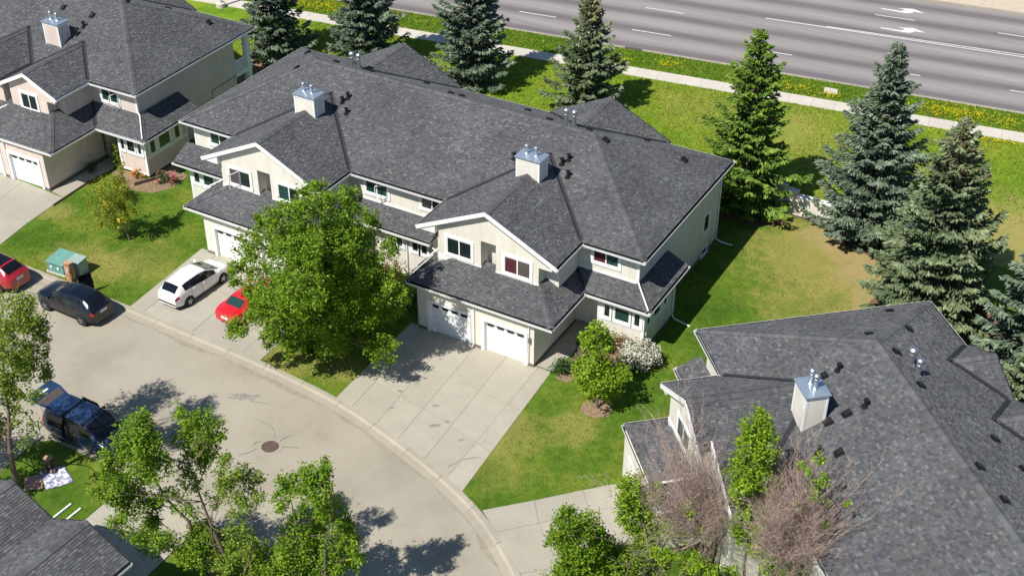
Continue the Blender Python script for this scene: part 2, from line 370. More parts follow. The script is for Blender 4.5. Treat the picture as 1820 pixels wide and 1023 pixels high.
# lane paint
mk = kind(MB().build('lane_marking', 'paint'), 'structure')
def w2uv(x, y): d = np.array([x, y])-RO; return float(d@RD), float(d@RN)
def paint_line(u0, u1, v, w=.13, v1=None):
    v1 = v if v1 is None else v1
    q = [rd(u0,v-w/2), rd(u1,v1-w/2), rd(u1,v1+w/2), rd(u0,v+w/2)]
    poly_sheet('painted_line', q, -.094, 'paint', mk)
for k in range(-6, 9):
    for v, ph in ((3.75, -14.2), (8.7, -14.5)):
        u = ph+k*10.3
        if v > 5 and u > -9: continue
        paint_line(u, u+3.45, v)
for k in range(0, 4): paint_line(4.6+k*10.3, 8.0+k*10.3, 14.75)
ua, va = w2uv(-6.3, 53.0)
paint_line(ua, ua+60, va, .15, va+.35); paint_line(ua+5.2, ua+60, va+.22, .13, va+1.25)
def arrow(u, v):                                              # left-turn arrow
    P = [(0,-.09),(1.9,-.25),(2.45,-.20),(2.75,.10),(2.8,.30),(3.75,.32),(2.65,.95),(1.35,.62),(1.95,.50),(1.9,.28),(1.75,.08),(0,.09)]
    poly_sheet('turn_arrow', [rd(u+a, v+b) for a, b in P], -.094, 'paint', mk)
for x, y in ((2.95, 56.05), (1.75, 60.15)):
    u, v = w2uv(x, y); arrow(u, v)
mb = MB(); mb.prism([(2.67,42.12),(3.7,42.25),(3.9,41.5),(2.88,41.34)], 0, .16, 'z')
tag(mb.build('utility_pad', 'pad'), 'small concrete pad lying in the grass verge by the big road', 'pad')
mb = MB(); mb.prism(strip(-13.6,-12.1,-.33,-.0), -.1, .035, 'z'); o = mb.build('storm_drain', 'iron')
tag(o, 'rusty storm drain inlet set in the kerb of the big road', 'storm drain')

# street kerb: gutter pan and rolled kerb, cast in lengths
kerb = kind(MB().build('kerb', 'kerb'), 'structure')
def offs(P, d):
    t = np.gradient(P, axis=0); t /= np.hypot(t[:,0], t[:,1])[:,None]; return P+np.c_[-t[:,1], t[:,0]]*d
for a in range(0, 88, 2):
    P = KERB[a:a+3]
    T = offs(KERB, 0)[a:a+3]; lo = [offs(KERB, d)[a:a+3] for d in (-.62, -.22, -.10, .16, .17)]
    zz = [RZ+.006, RZ+.012, .010, .021, -.12]
    mb = MB(); f = .995
    for k in range(2):
        e0, e1 = k, k+1
        for j in range(4):
            p, q = lo[j], lo[j+1]
            sh = (lambda A, i: A[i]) 
            mb.face([(*p[e0], zz[j]), (*p[e1], zz[j]), (*q[e1], zz[j+1]), (*q[e0], zz[j+1])])
    # shrink a touch along its length so that the cast joints show
    c = np.mean([v for v in mb.v], axis=0); d = KERB[a+2]-KERB[a]; d = d/np.hypot(*d)
    mb.v = [tuple(np.array(v)-np.r_[d, 0]*(.011*np.sign(np.dot(np.array(v)[:2]-c[:2], d)) if abs(np.dot(np.array(v)[:2]-c[:2], d)) > .3 else 0)) for v in mb.v]
    mb.build('kerb_stone', 'kerb', kerb)

def driveway(name, rows, mat='drive'):                        # rows of corner points; every cell is a slab
    out = list(rows[0])+[r[-1] for r in rows[1:-1]]+list(rows[-1])[::-1]+[r[0] for r in rows[1:-1]][::-1]
    d = kind(poly_sheet(name, [tuple(map(float, p)) for p in out], .006, 'joint'), 'structure'); g = .009
    for i in range(len(rows)-1):
        for j in range(len(rows[0])-1):
            q = np.array([rows[i][j], rows[i][j+1], rows[i+1][j+1], rows[i+1][j]], float); c = q.mean(0)
            q = c+(q-c)*(1-g*2/np.hypot(*(q-c).T)[:,None])
            ar = sum(q[k][0]*q[(k+1) % 4][1]-q[(k+1) % 4][0]*q[k][1] for k in range(4))
            if ar < 0: q = q[::-1]
            mb = MB(); mb.prism([tuple(p) for p in q], -.12, .022+.007*random.random(), 'z'); mb.build('slab', mat, d)
    return d
def ky(x):                                                    # back of the kerb at a given x
    Q = offs(KERB, .14); i = np.argsort(Q[:70,0]); return float(np.interp(x, Q[:70,0][i], Q[:70,1][i]))
def grid(xs_top, xs_bot, ys):                                 # last row follows the kerb
    rows = []
    yb = [ky(x) for x in xs_bot]
    for t in ys:
        rows.append([(a+(b-a)*t, 0.15+(y-0.15)*t) for a, b, y in zip(xs_top, xs_bot, yb)])
    return rows
driveway('driveway', grid([-8.30,-7.35,-5.6,-3.82,-1.8,0.25,1.05], [-8.05,-6.85,-4.9,-3.25,-1.2,.55,1.75], [0,.36,.70,1]))
driveway('driveway', grid([-24.25,-22.95,-19.2,-15.4,-14.2], [-23.75,-22.68,-18.85,-15.05,-13.7], [0,.45,.80,1]), 'drive2')
driveway('driveway', [[(-48.5,.5),(-44.4,.5),(-40.5,.5),(-36.47,.3)],[(-48,-3.2),(-43.8,-3.2),(-39.8,-3.3),(-36.15,-3.2)],[(-47.3,-6.75),(-43.2,-6.75),(-39.2,-6.75),(-35.55,-6.75)]], 'drive2')
driveway('driveway', [[(3.30,-11.2),(5.2,-9.3),(6.95,-7.45),(8.75,-5.6)],[(4.65,-12.15),(6.15,-10.6),(7.95,-8.65),(9.6,-7.0)],[(7.0,-13.9),(8.4,-12.6),(10.1,-10.9),(11.5,-9.6)],[(9.5,-16.6),(11.0,-15.3),(12.6,-13.7),(13.6,-12.8)]], 'drive2')
driveway('driveway', [[(-13.15,-18.0),(-10.6,-18.15),(-8.0,-18.35)],[(-13.15,-21.2),(-10.6,-21.2),(-8.0,-21.2)],[(-13.15,-24.3),(-10.6,-24.3),(-8.0,-24.3)]], 'drive')
driveway('driveway', [[(-28,-17.9),(-23.5,-17.9),(-19.55,-18.0)],[(-28,-21.5),(-23.5,-21.5),(-19.35,-21.5)],[(-28,-26),(-23.5,-26),(-19.2,-26)]], 'drive2')
driveway('walkway', [[(.03,5.0),(1.76,5.0)],[(.03,3.0),(1.4,3.0)],[(.03,.22),(1.08,.22)]], 'drive2')
driveway('walkway', [[(-37.8,6.1),(-36.4,6.1)],[(-37.8,3.2),(-36.58,3.2)],[(-37.8,.52),(-36.5,.34)]], 'drive2')
# lawns on the south side of the street
S1 = [(-19.35,-21.9),(-19.45,-19.3),(-19.5,-18.5),(-18.9,-17.95),(-16,-17.95),(-13.2,-18.05),(-13.2,-27),(-19.3,-27)]
kind(poly_sheet('lawn', S1, 0, 'lawn', thick=.15), 'structure')
S2 = [(-7.95,-18.5),(-5,-18.95),(-2.2,-19.6),(.6,-20.2),(2.6,-21.5),(4,-23.5),(5,-27),(5,-40),(-7.95,-40)]
kind(poly_sheet('lawn', S2, 0, 'lawn', thick=.15), 'structure')
mb = MB()
mb = MB(); mb.prism([(-8,-18.38),(-8,-18.18),(-13.2,-17.83),(-16,-17.75),(-19,-17.75),(-28,-17.75),(-28,-17.92),(-19,-17.93),(-16,-17.93),(-13.2,-18.02)][::-1], -.14, -.02, 'z')
kind(mb.build('kerb', 'kerb'), 'structure')
# beds
def blob_poly(c, rx, ry, n=22, rot=0, j=.12):
    P = []
    for k in range(n):
        a = 2*math.pi*k/n; r = 1+random.uniform(-j, j); x, y = rx*r*math.cos(a), ry*r*math.sin(a)
        P.append((c[0]+x*math.cos(rot)-y*math.sin(rot), c[1]+x*math.sin(rot)+y*math.cos(rot)))
    return P
for nm, P, m in (('flower_bed', blob_poly((4.65,-1.45), .85, .75), 'soil'), ('flower_bed', [(1.45,-.2),(1.5,4.2),(1.9,4.3),(5.0,4.3),(5.9,3.3),(5.6,2.7),(4.4,2.9),(3.4,2.1),(2.6,.6),(2.2,-.3)], 'soil'),
                 ('flower_bed', [(-36.2,4.6),(-36.0,5.3),(-33.4,5.0),(-33.3,7.5),(-31.2,6.8),(-31.0,5.0),(-31.7,3.8),(-33.2,3.4),(-35,3.7)], 'soil'),
                 ('bare_ground', blob_poly((12.6,22.3), 3.6, 1.7, rot=-.25), 'soil_dark'), ('bare_ground', blob_poly((17.4,15.4), 3.2, 2.6), 'soil_dark'),
                 ('bare_ground', blob_poly((4.2,21.6), 2.6, 1.3), 'soil_dark'), ('bare_ground', blob_poly((-37.5,22.2), 4.0, 1.9), 'soil')):
    kind(poly_sheet(nm, P, .006, m), 'structure')
# manhole, cracks, stains
t = thing('manhole_cover', 'rusty round manhole cover with a pale concrete collar in the cul-de-sac', 'manhole cover', (-8.75,-12.6,RZ))
mb = MB(); mb.lathe((0,0,0), [(.66,.004),(.655,.016),(.47,.018),(.46,.005)], 28); mb.build('collar', 'street', t)
mb = MB(); mb.lathe((0,0,0), [(.45,.0),(.45,.026),(.40,.03),(.0001,.03)], 24)
for a in range(-3, 4): mb.box(-math.sqrt(.38**2-(a*.1)**2), math.sqrt(.38**2-(a*.1)**2), a*.1-.02, a*.1+.02, .028, .038)
mb.build('lid', 'iron', t)
for P in ([(-8.9,-12.05),(-9.3,-11.5),(-9.9,-11.25),(-10.7,-11.2)],[(-8.6,-12.05),(-8.5,-11.6),(-8.25,-11.3)],[(-8.2,-12.3),(-7.8,-12.1),(-7.4,-11.95)],[(-9.25,-13.05),(-9.4,-13.5),(-9.75,-13.95)],
          [(-9.3,-12.4),(-9.6,-12.7),(-9.55,-13.05)],[(-3.2,-15.2),(-2.2,-14.6),(-1.2,-14.4)],[(-12,-10.2),(-11.4,-10.0),(-11,-9.9)],[(.2,-9.4),(.5,-8.6),(.9,-8.2),(1.35,-7.9)]):
    mb = MB(); z = RZ+.005 if P[0][1] < -9.5 else .034
    for a, b in zip(P[:-1], P[1:]):
        d = Vector((b[0]-a[0], b[1]-a[1], 0)).normalized(); nn = Vector((-d.y, d.x, 0)); w0, w1 = .016*random.uniform(.6,1.5), .016*random.uniform(.3,1.2)
        mb.face([Vector((*a, z))-nn*w0, Vector((*b, z))-nn*w1, Vector((*b, z))+nn*w1, Vector((*a, z))+nn*w0])
    kind(mb.build('road_crack', 'crack'), 'structure')
for c, rx, ry, rt in (((-12.6,-10.1),.75,.30,.5), ((-3.0,-5.6),.22,.10,.4), ((-2.1,-7.0),.30,.12,.6), ((-1.7,-6.4),.2,.1,.2), ((-5.3,-5.5),.16,.09,.5), ((-5.1,-4.3),.14,.12,0), ((-.3,-7.3),.2,.07,.9), ((-4.9,-6.9),.14,.06,.9)):
    kind(poly_sheet('oil_stain', blob_poly(c, rx, ry, 26, rt, .4), (RZ+.005 if c[1] < -9 else .034), 'stain'), 'structure')

for a in range(6, 84, 6):                                     # silt washed against the kerb
    P0, P1 = offs(KERB, -.60)[a:a+7], offs(KERB, -.60)[a:a+7]; w = [.02]+[random.uniform(.05,.42) for _ in range(5)]+[.02]
    t_ = np.gradient(KERB, axis=0)[a:a+7]; t_ /= np.hypot(t_[:,0], t_[:,1])[:,None]; nn_ = np.c_[t_[:,1], -t_[:,0]]
    if len(P0) < 7: continue
    Q = P0+nn_*np.array(w)[:,None]
    kind(poly_sheet('gutter_grit', [tuple(q) for q in P0]+[tuple(q) for q in Q[::-1]], RZ+.004, 'grit'), 'structure')

# ---------------------------------------------------------------- houses
SL = .485; ZE = 5.94; ZL = 3.30
FU = {'f': ((1,0,0),(0,-1,0)), 'r': ((0,1,0),(1,0,0)), 'l': ((0,-1,0),(-1,0,0)), 'b': ((-1,0,0),(0,1,0))}
def clip(poly, clipper):
    out = poly
    n = len(clipper)
    for i in range(n):
        a, b = clipper[i], clipper[(i+1) % n]; ex, ey = b[0]-a[0], b[1]-a[1]
        inp, out = out, []
        if not inp: return []
        for k in range(len(inp)):
            p, q = inp[k], inp[(k+1) % len(inp)]
            sp = ex*(p[1]-a[1])-ey*(p[0]-a[0]); sq = ex*(q[1]-a[1])-ey*(q[0]-a[0])
            if sp >= -1e-9: out.append(p)
            if (sp > 1e-9 and sq < -1e-9) or (sp < -1e-9 and sq > 1e-9):
                t = sp/(sp-sq); out.append((p[0]+(q[0]-p[0])*t, p[1]+(q[1]-p[1])*t))
    return out
class House:
    def __init__(s, label, loc, rot, wall, name='townhouse'):
        s.root = thing(name, label, 'house', (*loc, 0), rot); s.wall = wall
        s.deck = MB(); s.sh = MB(); s.cap = MB(); s.vals = []
    def plane(s, pts, expo=.135):                              # first two points are the eave
        P = [Vector(p) for p in pts]
        e = (P[1]-P[0]).normalized(); n = None
        for k in range(2, len(P)):
            c = e.cross(P[k]-P[0])
            if c.length > 1e-4: n = c.normalized(); break
        if n.z < 0: n = -n; 
        up = n.cross(e); 
        if up.z < 0: up = -up
        uv = [((p-P[0]).dot(e), (p-P[0]).dot(up)) for p in P]
        ar = sum(uv[k][0]*uv[(k+1) % len(uv)][1]-uv[(k+1) % len(uv)][0]*uv[k][1] for k in range(len(uv)))
        if ar < 0: uv = uv[::-1]; P = P[::-1]
        # deck slab
        i = len(s.deck.v); m = len(P); dn = Vector((0,0,-.11))
        s.deck.v += [tuple(p) for p in P]+[tuple(p+dn) for p in P]
        up_ok = (P[1]-P[0]).cross(P[2]-P[0]).z > 0
        T = tuple(range(i, i+m)); B = tuple(range(i+m, i+2*m))
        s.deck.f += [T if up_ok else T[::-1], B[::-1] if up_ok else B]; s.deck.m += [0, 1]; s.deck.tone += [.1, .1]
        for k in range(m):
            k2 = (k+1) % m; q = (T[k], B[k], B[k2], T[k2]); s.deck.f.append(q if up_ok else q[::-1]); s.deck.m.append(1); s.deck.tone.append(.1)
        # shingles, course by course
        O = Vector(pts[0]); us = [a for a, b in uv]; vs = [b for a, b in uv]; r = random.random
        v = min(vs)-.012; vmax = max(vs); xs = None
        nn = len(uv); edges = [(uv[k], uv[(k+1) % nn]) for k in range(nn)]
        while v < vmax:
            lo, hi = 1e9, -1e9                                # span of this course
            for (a, b) in edges:
                for w in (max(v, min(vs)), min(v+expo, vmax)):
                    if (a[1]-w)*(b[1]-w) <= 0 and abs(a[1]-b[1]) > 1e-9:
                        t = (w-a[1])/(b[1]-a[1]); x = a[0]+(b[0]-a[0])*t; lo = min(lo, x); hi = max(hi, x)
                for q in (a, b):
                    if v <= q[1] <= v+expo: lo = min(lo, q[0]); hi = max(hi, q[0])
            u = lo-r()*.3
            while u < hi:
                w = random.choice((.09,.12,.14,.17,.2,.24)); k = r()
                tone = (.08+.26*r()) if k < .38 else ((.36+.28*r()) if k < .82 else (.66+.34*r()))
                q = [(u, v), (u+w-.006, v), (u+w-.006, v+expo+.004), (u, v+expo+.004)]
                c = clip(q, uv)
                if len(c) >= 3:
                    lift = .022+.012*r() if k > .36 else .014+.006*r()
                    ln = lambda p: O+e*p[0]+up*p[1]+n*(.003+(lift-.003)*max(0, 1-(p[1]-v)/expo))
                    s.sh.face([ln(p) for p in c], 0, tone)
                    bt = [p for p in c if abs(p[1]-v) < 1e-6] or [p for p in c if abs(p[1]-min(q2[1] for q2 in c)) < 1e-6]
                    if len(bt) == 2:
                        a, b = sorted(bt); s.sh.face([O+e*a[0]+up*a[1], O+e*b[0]+up*b[1], ln(b), ln(a)], 0, .0)  # butt edge in the darkest tone: the course's shadow line put into the colour
                u += w
            v += expo
    def ridge(s, a, b, dl, dr, w=.21):                        # dl, dr: unit offsets of the two wings (with their drop)
        a, b = Vector(a), Vector(b); L = (b-a).length; d = (b-a)/L; k = 0.; dl, dr = Vector(dl), Vector(dr); z = Vector((0,0,1))
        while k < L:
            e = min(k+.235, L); t = random.choice((.25,.4,.5,.6,.7,.8))
            p, q = a+d*k+z*.055, a+d*e+z*.035
            p2, q2 = p+z*.0, q+z*.0
            s.cap.face([p, q, q+dl*w, p+dl*w], 0, t); s.cap.face([q, p, p+dr*w, q+dr*w], 0, t)
            s.cap.face([p+dl*w, p+dl*w-z*.03, p-z*.03, p], 0, t*.5); s.cap.face([p, p-z*.03, p+dr*w-z*.03, p+dr*w], 0, t*.5)
            k += .2
    def valley(s, a, b, dl, dr, w=.17):
        a, b = Vector(a)+Vector((0,0,.048)), Vector(b)+Vector((0,0,.048)); v = MB()
        v.face([a, b, b+Vector(dl)*w, a+Vector(dl)*w]); v.face([b, a, a+Vector(dr)*w, b+Vector(dr)*w]); s.vals.append(v)
    def boxes(s, name, mat, *bs):                             # each box a piece of its own
        for b in bs:
            mb = MB(); mb.box(*b); mb.build(name, mat, s.root)
    def gutter(s, a, b, out):
        a, b, o = Vector(a), Vector(b), Vector(out); z = Vector((0,0,1)); mb = MB()
        prof = [(0,.00),(0,-.17),(.135,-.17),(.165,-.02),(.148,-.02),(.12,-.13),(.012,-.13)]
        P = [o*p+z*(q-.02) for p, q in prof]
        for k in range(len(P)-1):
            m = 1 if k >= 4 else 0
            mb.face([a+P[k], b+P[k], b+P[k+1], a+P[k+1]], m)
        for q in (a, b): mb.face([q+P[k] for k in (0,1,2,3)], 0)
        return mb.build('gutter', ['white','gutter_inside'], s.root)
    def win(s, c, w, h, face, panes=2, glass='glass', sill=True, opensash=None, name='window'):
        u, n = FU[face]; mb = MB(); t = .16
        mb.fbox(c,u,n,-w/2-t,w/2+t,h/2,h/2+t,-.02,.055); mb.fbox(c,u,n,-w/2-t,w/2+t,-h/2-t-.02,-h/2,-.02,.065)
        for a in (-1, 1): mb.fbox(c,u,n,*sorted((a*w/2, a*(w/2+t))),-h/2,h/2,-.02,.055)
        f = .045; pw = w/panes
        for k in range(panes+1):
            x = -w/2+k*pw; x0, x1 = max(x-f/2*(1.7 if 0 < k < panes else 2), -w/2), min(x+f/2*(1.7 if 0 < k < panes else 2), w/2)
            mb.fbox(c,u,n,x0,x1,-h/2,h/2,-.02,.035)
        mb.fbox(c,u,n,-w/2,w/2,h/2-f,h/2,-.02,.034); mb.fbox(c,u,n,-w/2,w/2,-h/2,-h/2+f,-.02,.034)
        o = mb.build(name, 'white', s.root)
        gl = glass if isinstance(glass, (list, tuple)) else [glass]*panes
        for k in range(panes):
            p = MB(); x = -w/2+k*pw; p.fbox(c,u,n,x+.03,x+pw-.03,-h/2+.03,h/2-.03,-.02,.012); p.build('pane', gl[k], o)
        if opensash is not None:                              # a casement swung outwards
            k, ang = opensash; x = -w/2+k*pw; cu, cn = Vector(u), Vector(n)
            hinge = Vector(c)+cu*(x+pw)+cn*.05; du = (-cu*math.cos(ang)+cn*math.sin(ang)); dn = du.cross(Vector((0,0,1)))
            sm = MB(); W2 = pw-.03; H2 = h-.04
            for A in ((0,.05,-H2/2,H2/2),(W2-.05,W2,-H2/2,H2/2),(0,W2,-H2/2,-H2/2+.05),(0,W2,H2/2-.05,H2/2)): sm.fbox(hinge,du,dn,*A,-.02,.02)
            so = sm.build('open_sash', 'white', o)
        return o
    def garage_door(s, x0, x1, h, y, glass=4):
        mb = MB(); t = .2
        mb.box(x0-t,x1+t,-.055,.0,h,h+.22); mb.box(x0-t,x0,-.055,.0,.02,h); mb.box(x1,x1+t,-.055,.0,.02,h)
        mb.box(x0-.02,x0+.03,.0,y,.02,h); mb.box(x1-.03,x1+.02,.0,y,.02,h)
        o = mb.build('garage_door', 'white', s.root); ph = h/4
        for k in range(4):
            p = MB(); p.box(x0,x1,y-.04,y,k*ph+.02,(k+1)*ph-.004)
            if k < 3:
                nb = 4; bw = (x1-x0)/nb
                for j in range(nb): p.box(x0+j*bw+.1,x0+(j+1)*bw-.1,y-.05,y-.038,k*ph+.12,(k+1)*ph-.1)
            p.build('panel', 'door_white', o)
        bw = (x1-x0)/glass
        for j in range(glass):
            p = MB(); p.box(x0+j*bw+.11,x0+(j+1)*bw-.11,y-.055,y-.036,3*ph+.17,4*ph-.10); p.build('pane', 'glass', o)
        return o
    def pipe(s, pts, r=.045, name='downspout'):
        mb = MB(); mb.tube(pts, r, 6); return mb.build(name, 'white', s.root)
    def chimney(s, x0, x1, y0, y1, z0, z1, wall, flues, fl_h=.62):
        mb = MB(); mb.box(x0,x1,y0,y1,z0,z1,0)
        t = .11
        for x in (x0-.015, x1-t+.015):
            for y in (y0-.015, y1-t+.015): mb.box(x,x+t,y,y+t,z0,z1-.001,1)
        mb.box(x0-.02,x1+.02,y0-.02,y1+.02,z1-.16,z1-.002,1)
        o = mb.build('chimney', [wall, 'white'], s.root)
        c = MB(); c.box(x0-.09,x1+.09,y0-.09,y1+.09,z1,z1+.07); zc = z1+.07
        c.hexa([(x0-.09,y0-.09,zc),(x1+.09,y0-.09,zc),(x1+.09,y1+.09,zc),(x0-.09,y1+.09,zc),(x0+.3,y0+.3,zc+.07),(x1-.3,y0+.3,zc+.07),(x1-.3,y1-.3,zc+.07),(x0+.3,y1-.3,zc+.07)])
        c.build('chimney_cap', 'capmetal', o)
        for fx, fy in flues: s.flue(fx, fy, zc+.02, fl_h, o)
    def flue(s, x, y, z, h, parent=None, r=.10):
        f = MB(); f.lathe((x,y,z), [(r*1.5,0),(r*1.45,.05),(r,.09),(r,h*.60),(r*1.25,h*.62),(r*1.25,h*.68),(r*1.0,h*.70),(r*1.0,h*.76),(r*1.45,h*.78),(r*1.45,h*.93),(r*.9,h),(.001,h)], 14)
        return f.build('flue', 'steel', parent or s.root, smooth=False)
    def vent(s, x, y, z, kind_='box', slope=(0, 1)):
        mb = MB(); sx, sy = slope                              # z gain per metre in x and y
        Z = lambda a, b: z+a*sx+b*sy
        if kind_ == 'box':
            w = .17
            q = [(-w,-w),(w,-w),(w,w),(-w,w)]
            mb.hexa([(x+a,y+b,Z(a,b)+.0) for a, b in q]+[(x+a*.85,y+b*.85,Z(a,b)+.16) for a, b in q])
            mb.hexa([(x+a*1.25,y+b*1.25,Z(a*1.25,b*1.25)+.012) for a, b in q]+[(x+a*1.25,y+b*1.25,Z(a*1.25,b*1.25)+.035) for a, b in q])
        else:
            mb.lathe((x,y,z-.05), [(.2,.03),(.19,.08),(.085,.1),(.085,.38),(.13,.39),(.13,.47),(.0001,.5)], 10)
        return mb.build('roof_vent', 'black', s.root)
    def hip_body(s, xL, xR, yF, yB, left=True, right=True, ze=ZE):
        h = (yB-yF)/2; zr = ze+SL*h; xl = xL+h if left else xL; xr = xR-h if right else xR; ym = yF+h
        s.plane([(xL,yF,ze),(xR,yF,ze),(xr,ym,zr),(xl,ym,zr)])
        s.plane([(xR,yB,ze),(xL,yB,ze),(xl,ym,zr),(xr,ym,zr)])
        q = 1/math.sqrt(2)
        if right:
            s.plane([(xR,yF,ze),(xR,yB,ze),(xr,ym,zr)])
            s.ridge((xR,yF,ze),(xr,ym,zr),(-q,-q,-SL*q),(q,q,-SL*q)); s.ridge((xR,yB,ze),(xr,ym,zr),(q,-q,-SL*q),(-q,q,-SL*q))
        if left:
            s.plane([(xL,yB,ze),(xL,yF,ze),(xl,ym,zr)])
            s.ridge((xL,yF,ze),(xl,ym,zr),(q,-q,-SL*q),(-q,q,-SL*q)); s.ridge((xL,yB,ze),(xl,ym,zr),(-q,-q,-SL*q),(q,q,-SL*q))
        s.ridge((xl,ym,zr),(xr,ym,zr),(0,1,-SL),(0,-1,-SL))
    def cross_gable(s, g, hw, yT, yE, back=1, flash=True, ze=ZE, rake='white'):   # gable tip at yT, eave of the main roof at yE
        zg = ze+SL*hw; d = 1 if back > 0 else -1
        s.plane([(g-hw,yT,ze),(g-hw,yE,ze),(g,yE+d*hw,zg),(g,yT,zg)]); s.plane([(g+hw,yT,ze),(g+hw,yE,ze),(g,yE+d*hw,zg),(g,yT,zg)])
        s.ridge((g,yT,zg),(g,yE+d*hw*.98,zg),(-1,0,-SL),(1,0,-SL))
        if flash:
            for k in (-1, 1): s.valley((g+k*hw,yE,ze),(g,yE+d*hw,zg),(-k,0,SL*1.0),(0,d,SL*1.0))
        for k in (-1, 1):                                      # rake boards
            mb = MB(); a = Vector((g+k*(hw+.06),yT,ze-.06)); b = Vector((g,yT,zg-.03))
            i = Vector((0,-.04*d,0)); j = Vector((0,0,-.2)); j2 = Vector((0,0,.055)); w = Vector((0,.03*d,0))
            q = [a+i+j,b+i+j,b+w+j,a+w+j,a+i+j2,b+i+j2,b+w+j2,a+w+j2]
            mb.hexa(q if k*d < 0 else [q[1],q[0],q[3],q[2],q[5],q[4],q[7],q[6]]); mb.build('rake_board', rake, s.root)
    def gable_front(s, g, hw, yT, yW, wl, wr, zb, notch=None, corner=None, yI=None, eaves=True):
        # second-floor gable wall with an inset niche; wl, wr: wall ends
        zt = lambda x: ZE+SL*(hw-abs(x-g))-.13
        P = [(wl,zb)]
        if notch: P += [(notch[0],zb),(notch[0],notch[2]),(notch[1],notch[2]),(notch[1],zb)]
        if corner: P += [(corner,zb),(corner,ZE-.55),(wr,ZE-.55)]
        else: P += [(wr,zb)]
        P += [(wr,zt(wr)),(g,zt(g)),(wl,zt(wl))]
        mb = MB(); mb.prism(P, yW, yW+.85, 'y')
        mb.prism([(wl+.002,zb),(wr-.002,zb),(wr-.002,zt(wr)-.01),(g,zt(g)-.01),(wl+.002,zt(wl)-.01)], yW+.85, yI, 'y')
        mb.build('gable_wall', s.wall, s.root)
        if eaves:
            for k, wx in ((-1, wl), (1, wr)):
                tip = g+k*hw; mb = MB()
                mb.prism([(tip,ZE-.2),(wx,ZE-.22),(wx,ZE+SL*abs(tip-wx)-.15),(tip,ZE-.06)], yT+.02, yW+.3, 'y'); mb.build('eave_return', 'white', s.root)
    def soffit(s, x0, x1, y0, y1, z):
        mb = MB(); mb.box(x0,x1,y0,y1,z-.03,z); mb.build('soffit', 'white', s.root)
    def box_wall(s, name, x0, x1, y0, y1, z0, z1, mat=None):
        mb = MB(); mb.box(x0,x1,y0,y1,z0,z1); return mb.build(name, mat or s.wall, s.root)
    def garage(s, x0, x1, yb, doors, hd=2.08, top=ZL-.12):
        mb = MB(); xs = [x0]+[v for d in doors for v in d]+[x1]
        for k in range(0, len(xs), 2): mb.box(xs[k],xs[k+1],0,.25,.22,top)
        for a, b in doors: mb.box(a,b,0,.25,hd,top)
        mb.box(x0,x0+.2,.25,yb,.22,top); mb.box(x1-.2,x1,.25,yb,.22,top)
        mb.build('garage_wall', s.wall, s.root)
        s.boxes('foundation', 'foundation', *[(xs[k]-(.015 if k == 0 else 0),xs[k+1]+(.015 if k == len(xs)-2 else 0),-.015,.2,-.1,.22) for k in range(0, len(xs), 2)],
                (x1-.2,x1+.015,.2,yb,-.1,.22), (x0-.015,x0+.2,.2,yb,-.1,.22))
        for a, b in doors: s.garage_door(a, b, hd, .17)
    def skirt(s, x0, x1, y0, yt, sf=.42, left=True, right=True, yr=None, yl=None):   # lean-to roof round the garage
        zt = ZL+sf*(yt-y0); run = (zt-ZL)/SL
        s.plane([(x0,y0,ZL),(x1,y0,ZL),(x1-(run if right else 0),yt,zt),(x0+(run if left else 0),yt,zt)])
        ln = math.hypot(run, yt-y0); ax, ay = (yt-y0)/ln, run/ln
        if right:
            e = yr; s.plane([(x1,y0,ZL),(x1,e,ZL),(x1-run,e,zt),(x1-run,yt,zt)]); s.ridge((x1,y0,ZL),(x1-run,yt,zt),(-ax,-ay,-sf*ay),(ax,ay,-SL*ax*.9))
        if left:
            e = yl; s.plane([(x0,e,ZL),(x0,y0,ZL),(x0+run,yt,zt),(x0+run,e,zt)]); s.ridge((x0,y0,ZL),(x0+run,yt,zt),(ax,-ay,-sf*ay),(-ax,ay,-SL*ax*.9))
    def entry_roof(s, x0, x1, y0, yw, yback=None, side='r', wallx=None):
        zt = ZL+SL*(yw-y0); q = 1/math.sqrt(2)
        if yback is None: s.plane([(x0,y0,ZL),(x1,y0,ZL),(x1,yw,zt),(x0,yw,zt)]); return
        run = yw-y0
        if side == 'r':
            s.plane([(x0,y0,ZL),(x1,y0,ZL),(x1-run,yw,zt),(x0,yw,zt)]); s.plane([(x1,y0,ZL),(x1,yback,ZL),(x1-run,yback,zt),(x1-run,yw,zt)])
            s.ridge((x1,y0,ZL),(x1-run,yw,zt),(-q,-q,-SL*q),(q,q,-SL*q))
    def finish(s):
        o = s.deck.build('roof', ['flash','flash'], s.root)
        kind(s.sh.build('shingles', 'shingle', o, tone=True), 'stuff')
        if s.cap.f: kind(s.cap.build('ridge_cap', 'cap', o, tone=True), 'stuff')
        for v in s.vals: v.build('valley_flashing', 'flash', o)

def front_door(H, x, y, z=.15):
    mb = MB(); mb.box(x-.62,x+.62,y-.05,y,z,z+2.3); o = mb.build('door', 'white', H.root)
    p = MB(); p.box(x-.46,x+.46,y-.085,y-.05,z+.06,z+2.1); p.build('door_leaf', 'pad', o)
    p = MB(); p.box(x-.3,x+.3,y-.1,y-.085,z+.9,z+1.9); p.build('pane', 'glass_grey', o)
    p = MB(); p.box(x+.36,x+.42,y-.13,y-.085,z+1.0,z+1.12); p.build('handle', 'steel', o)

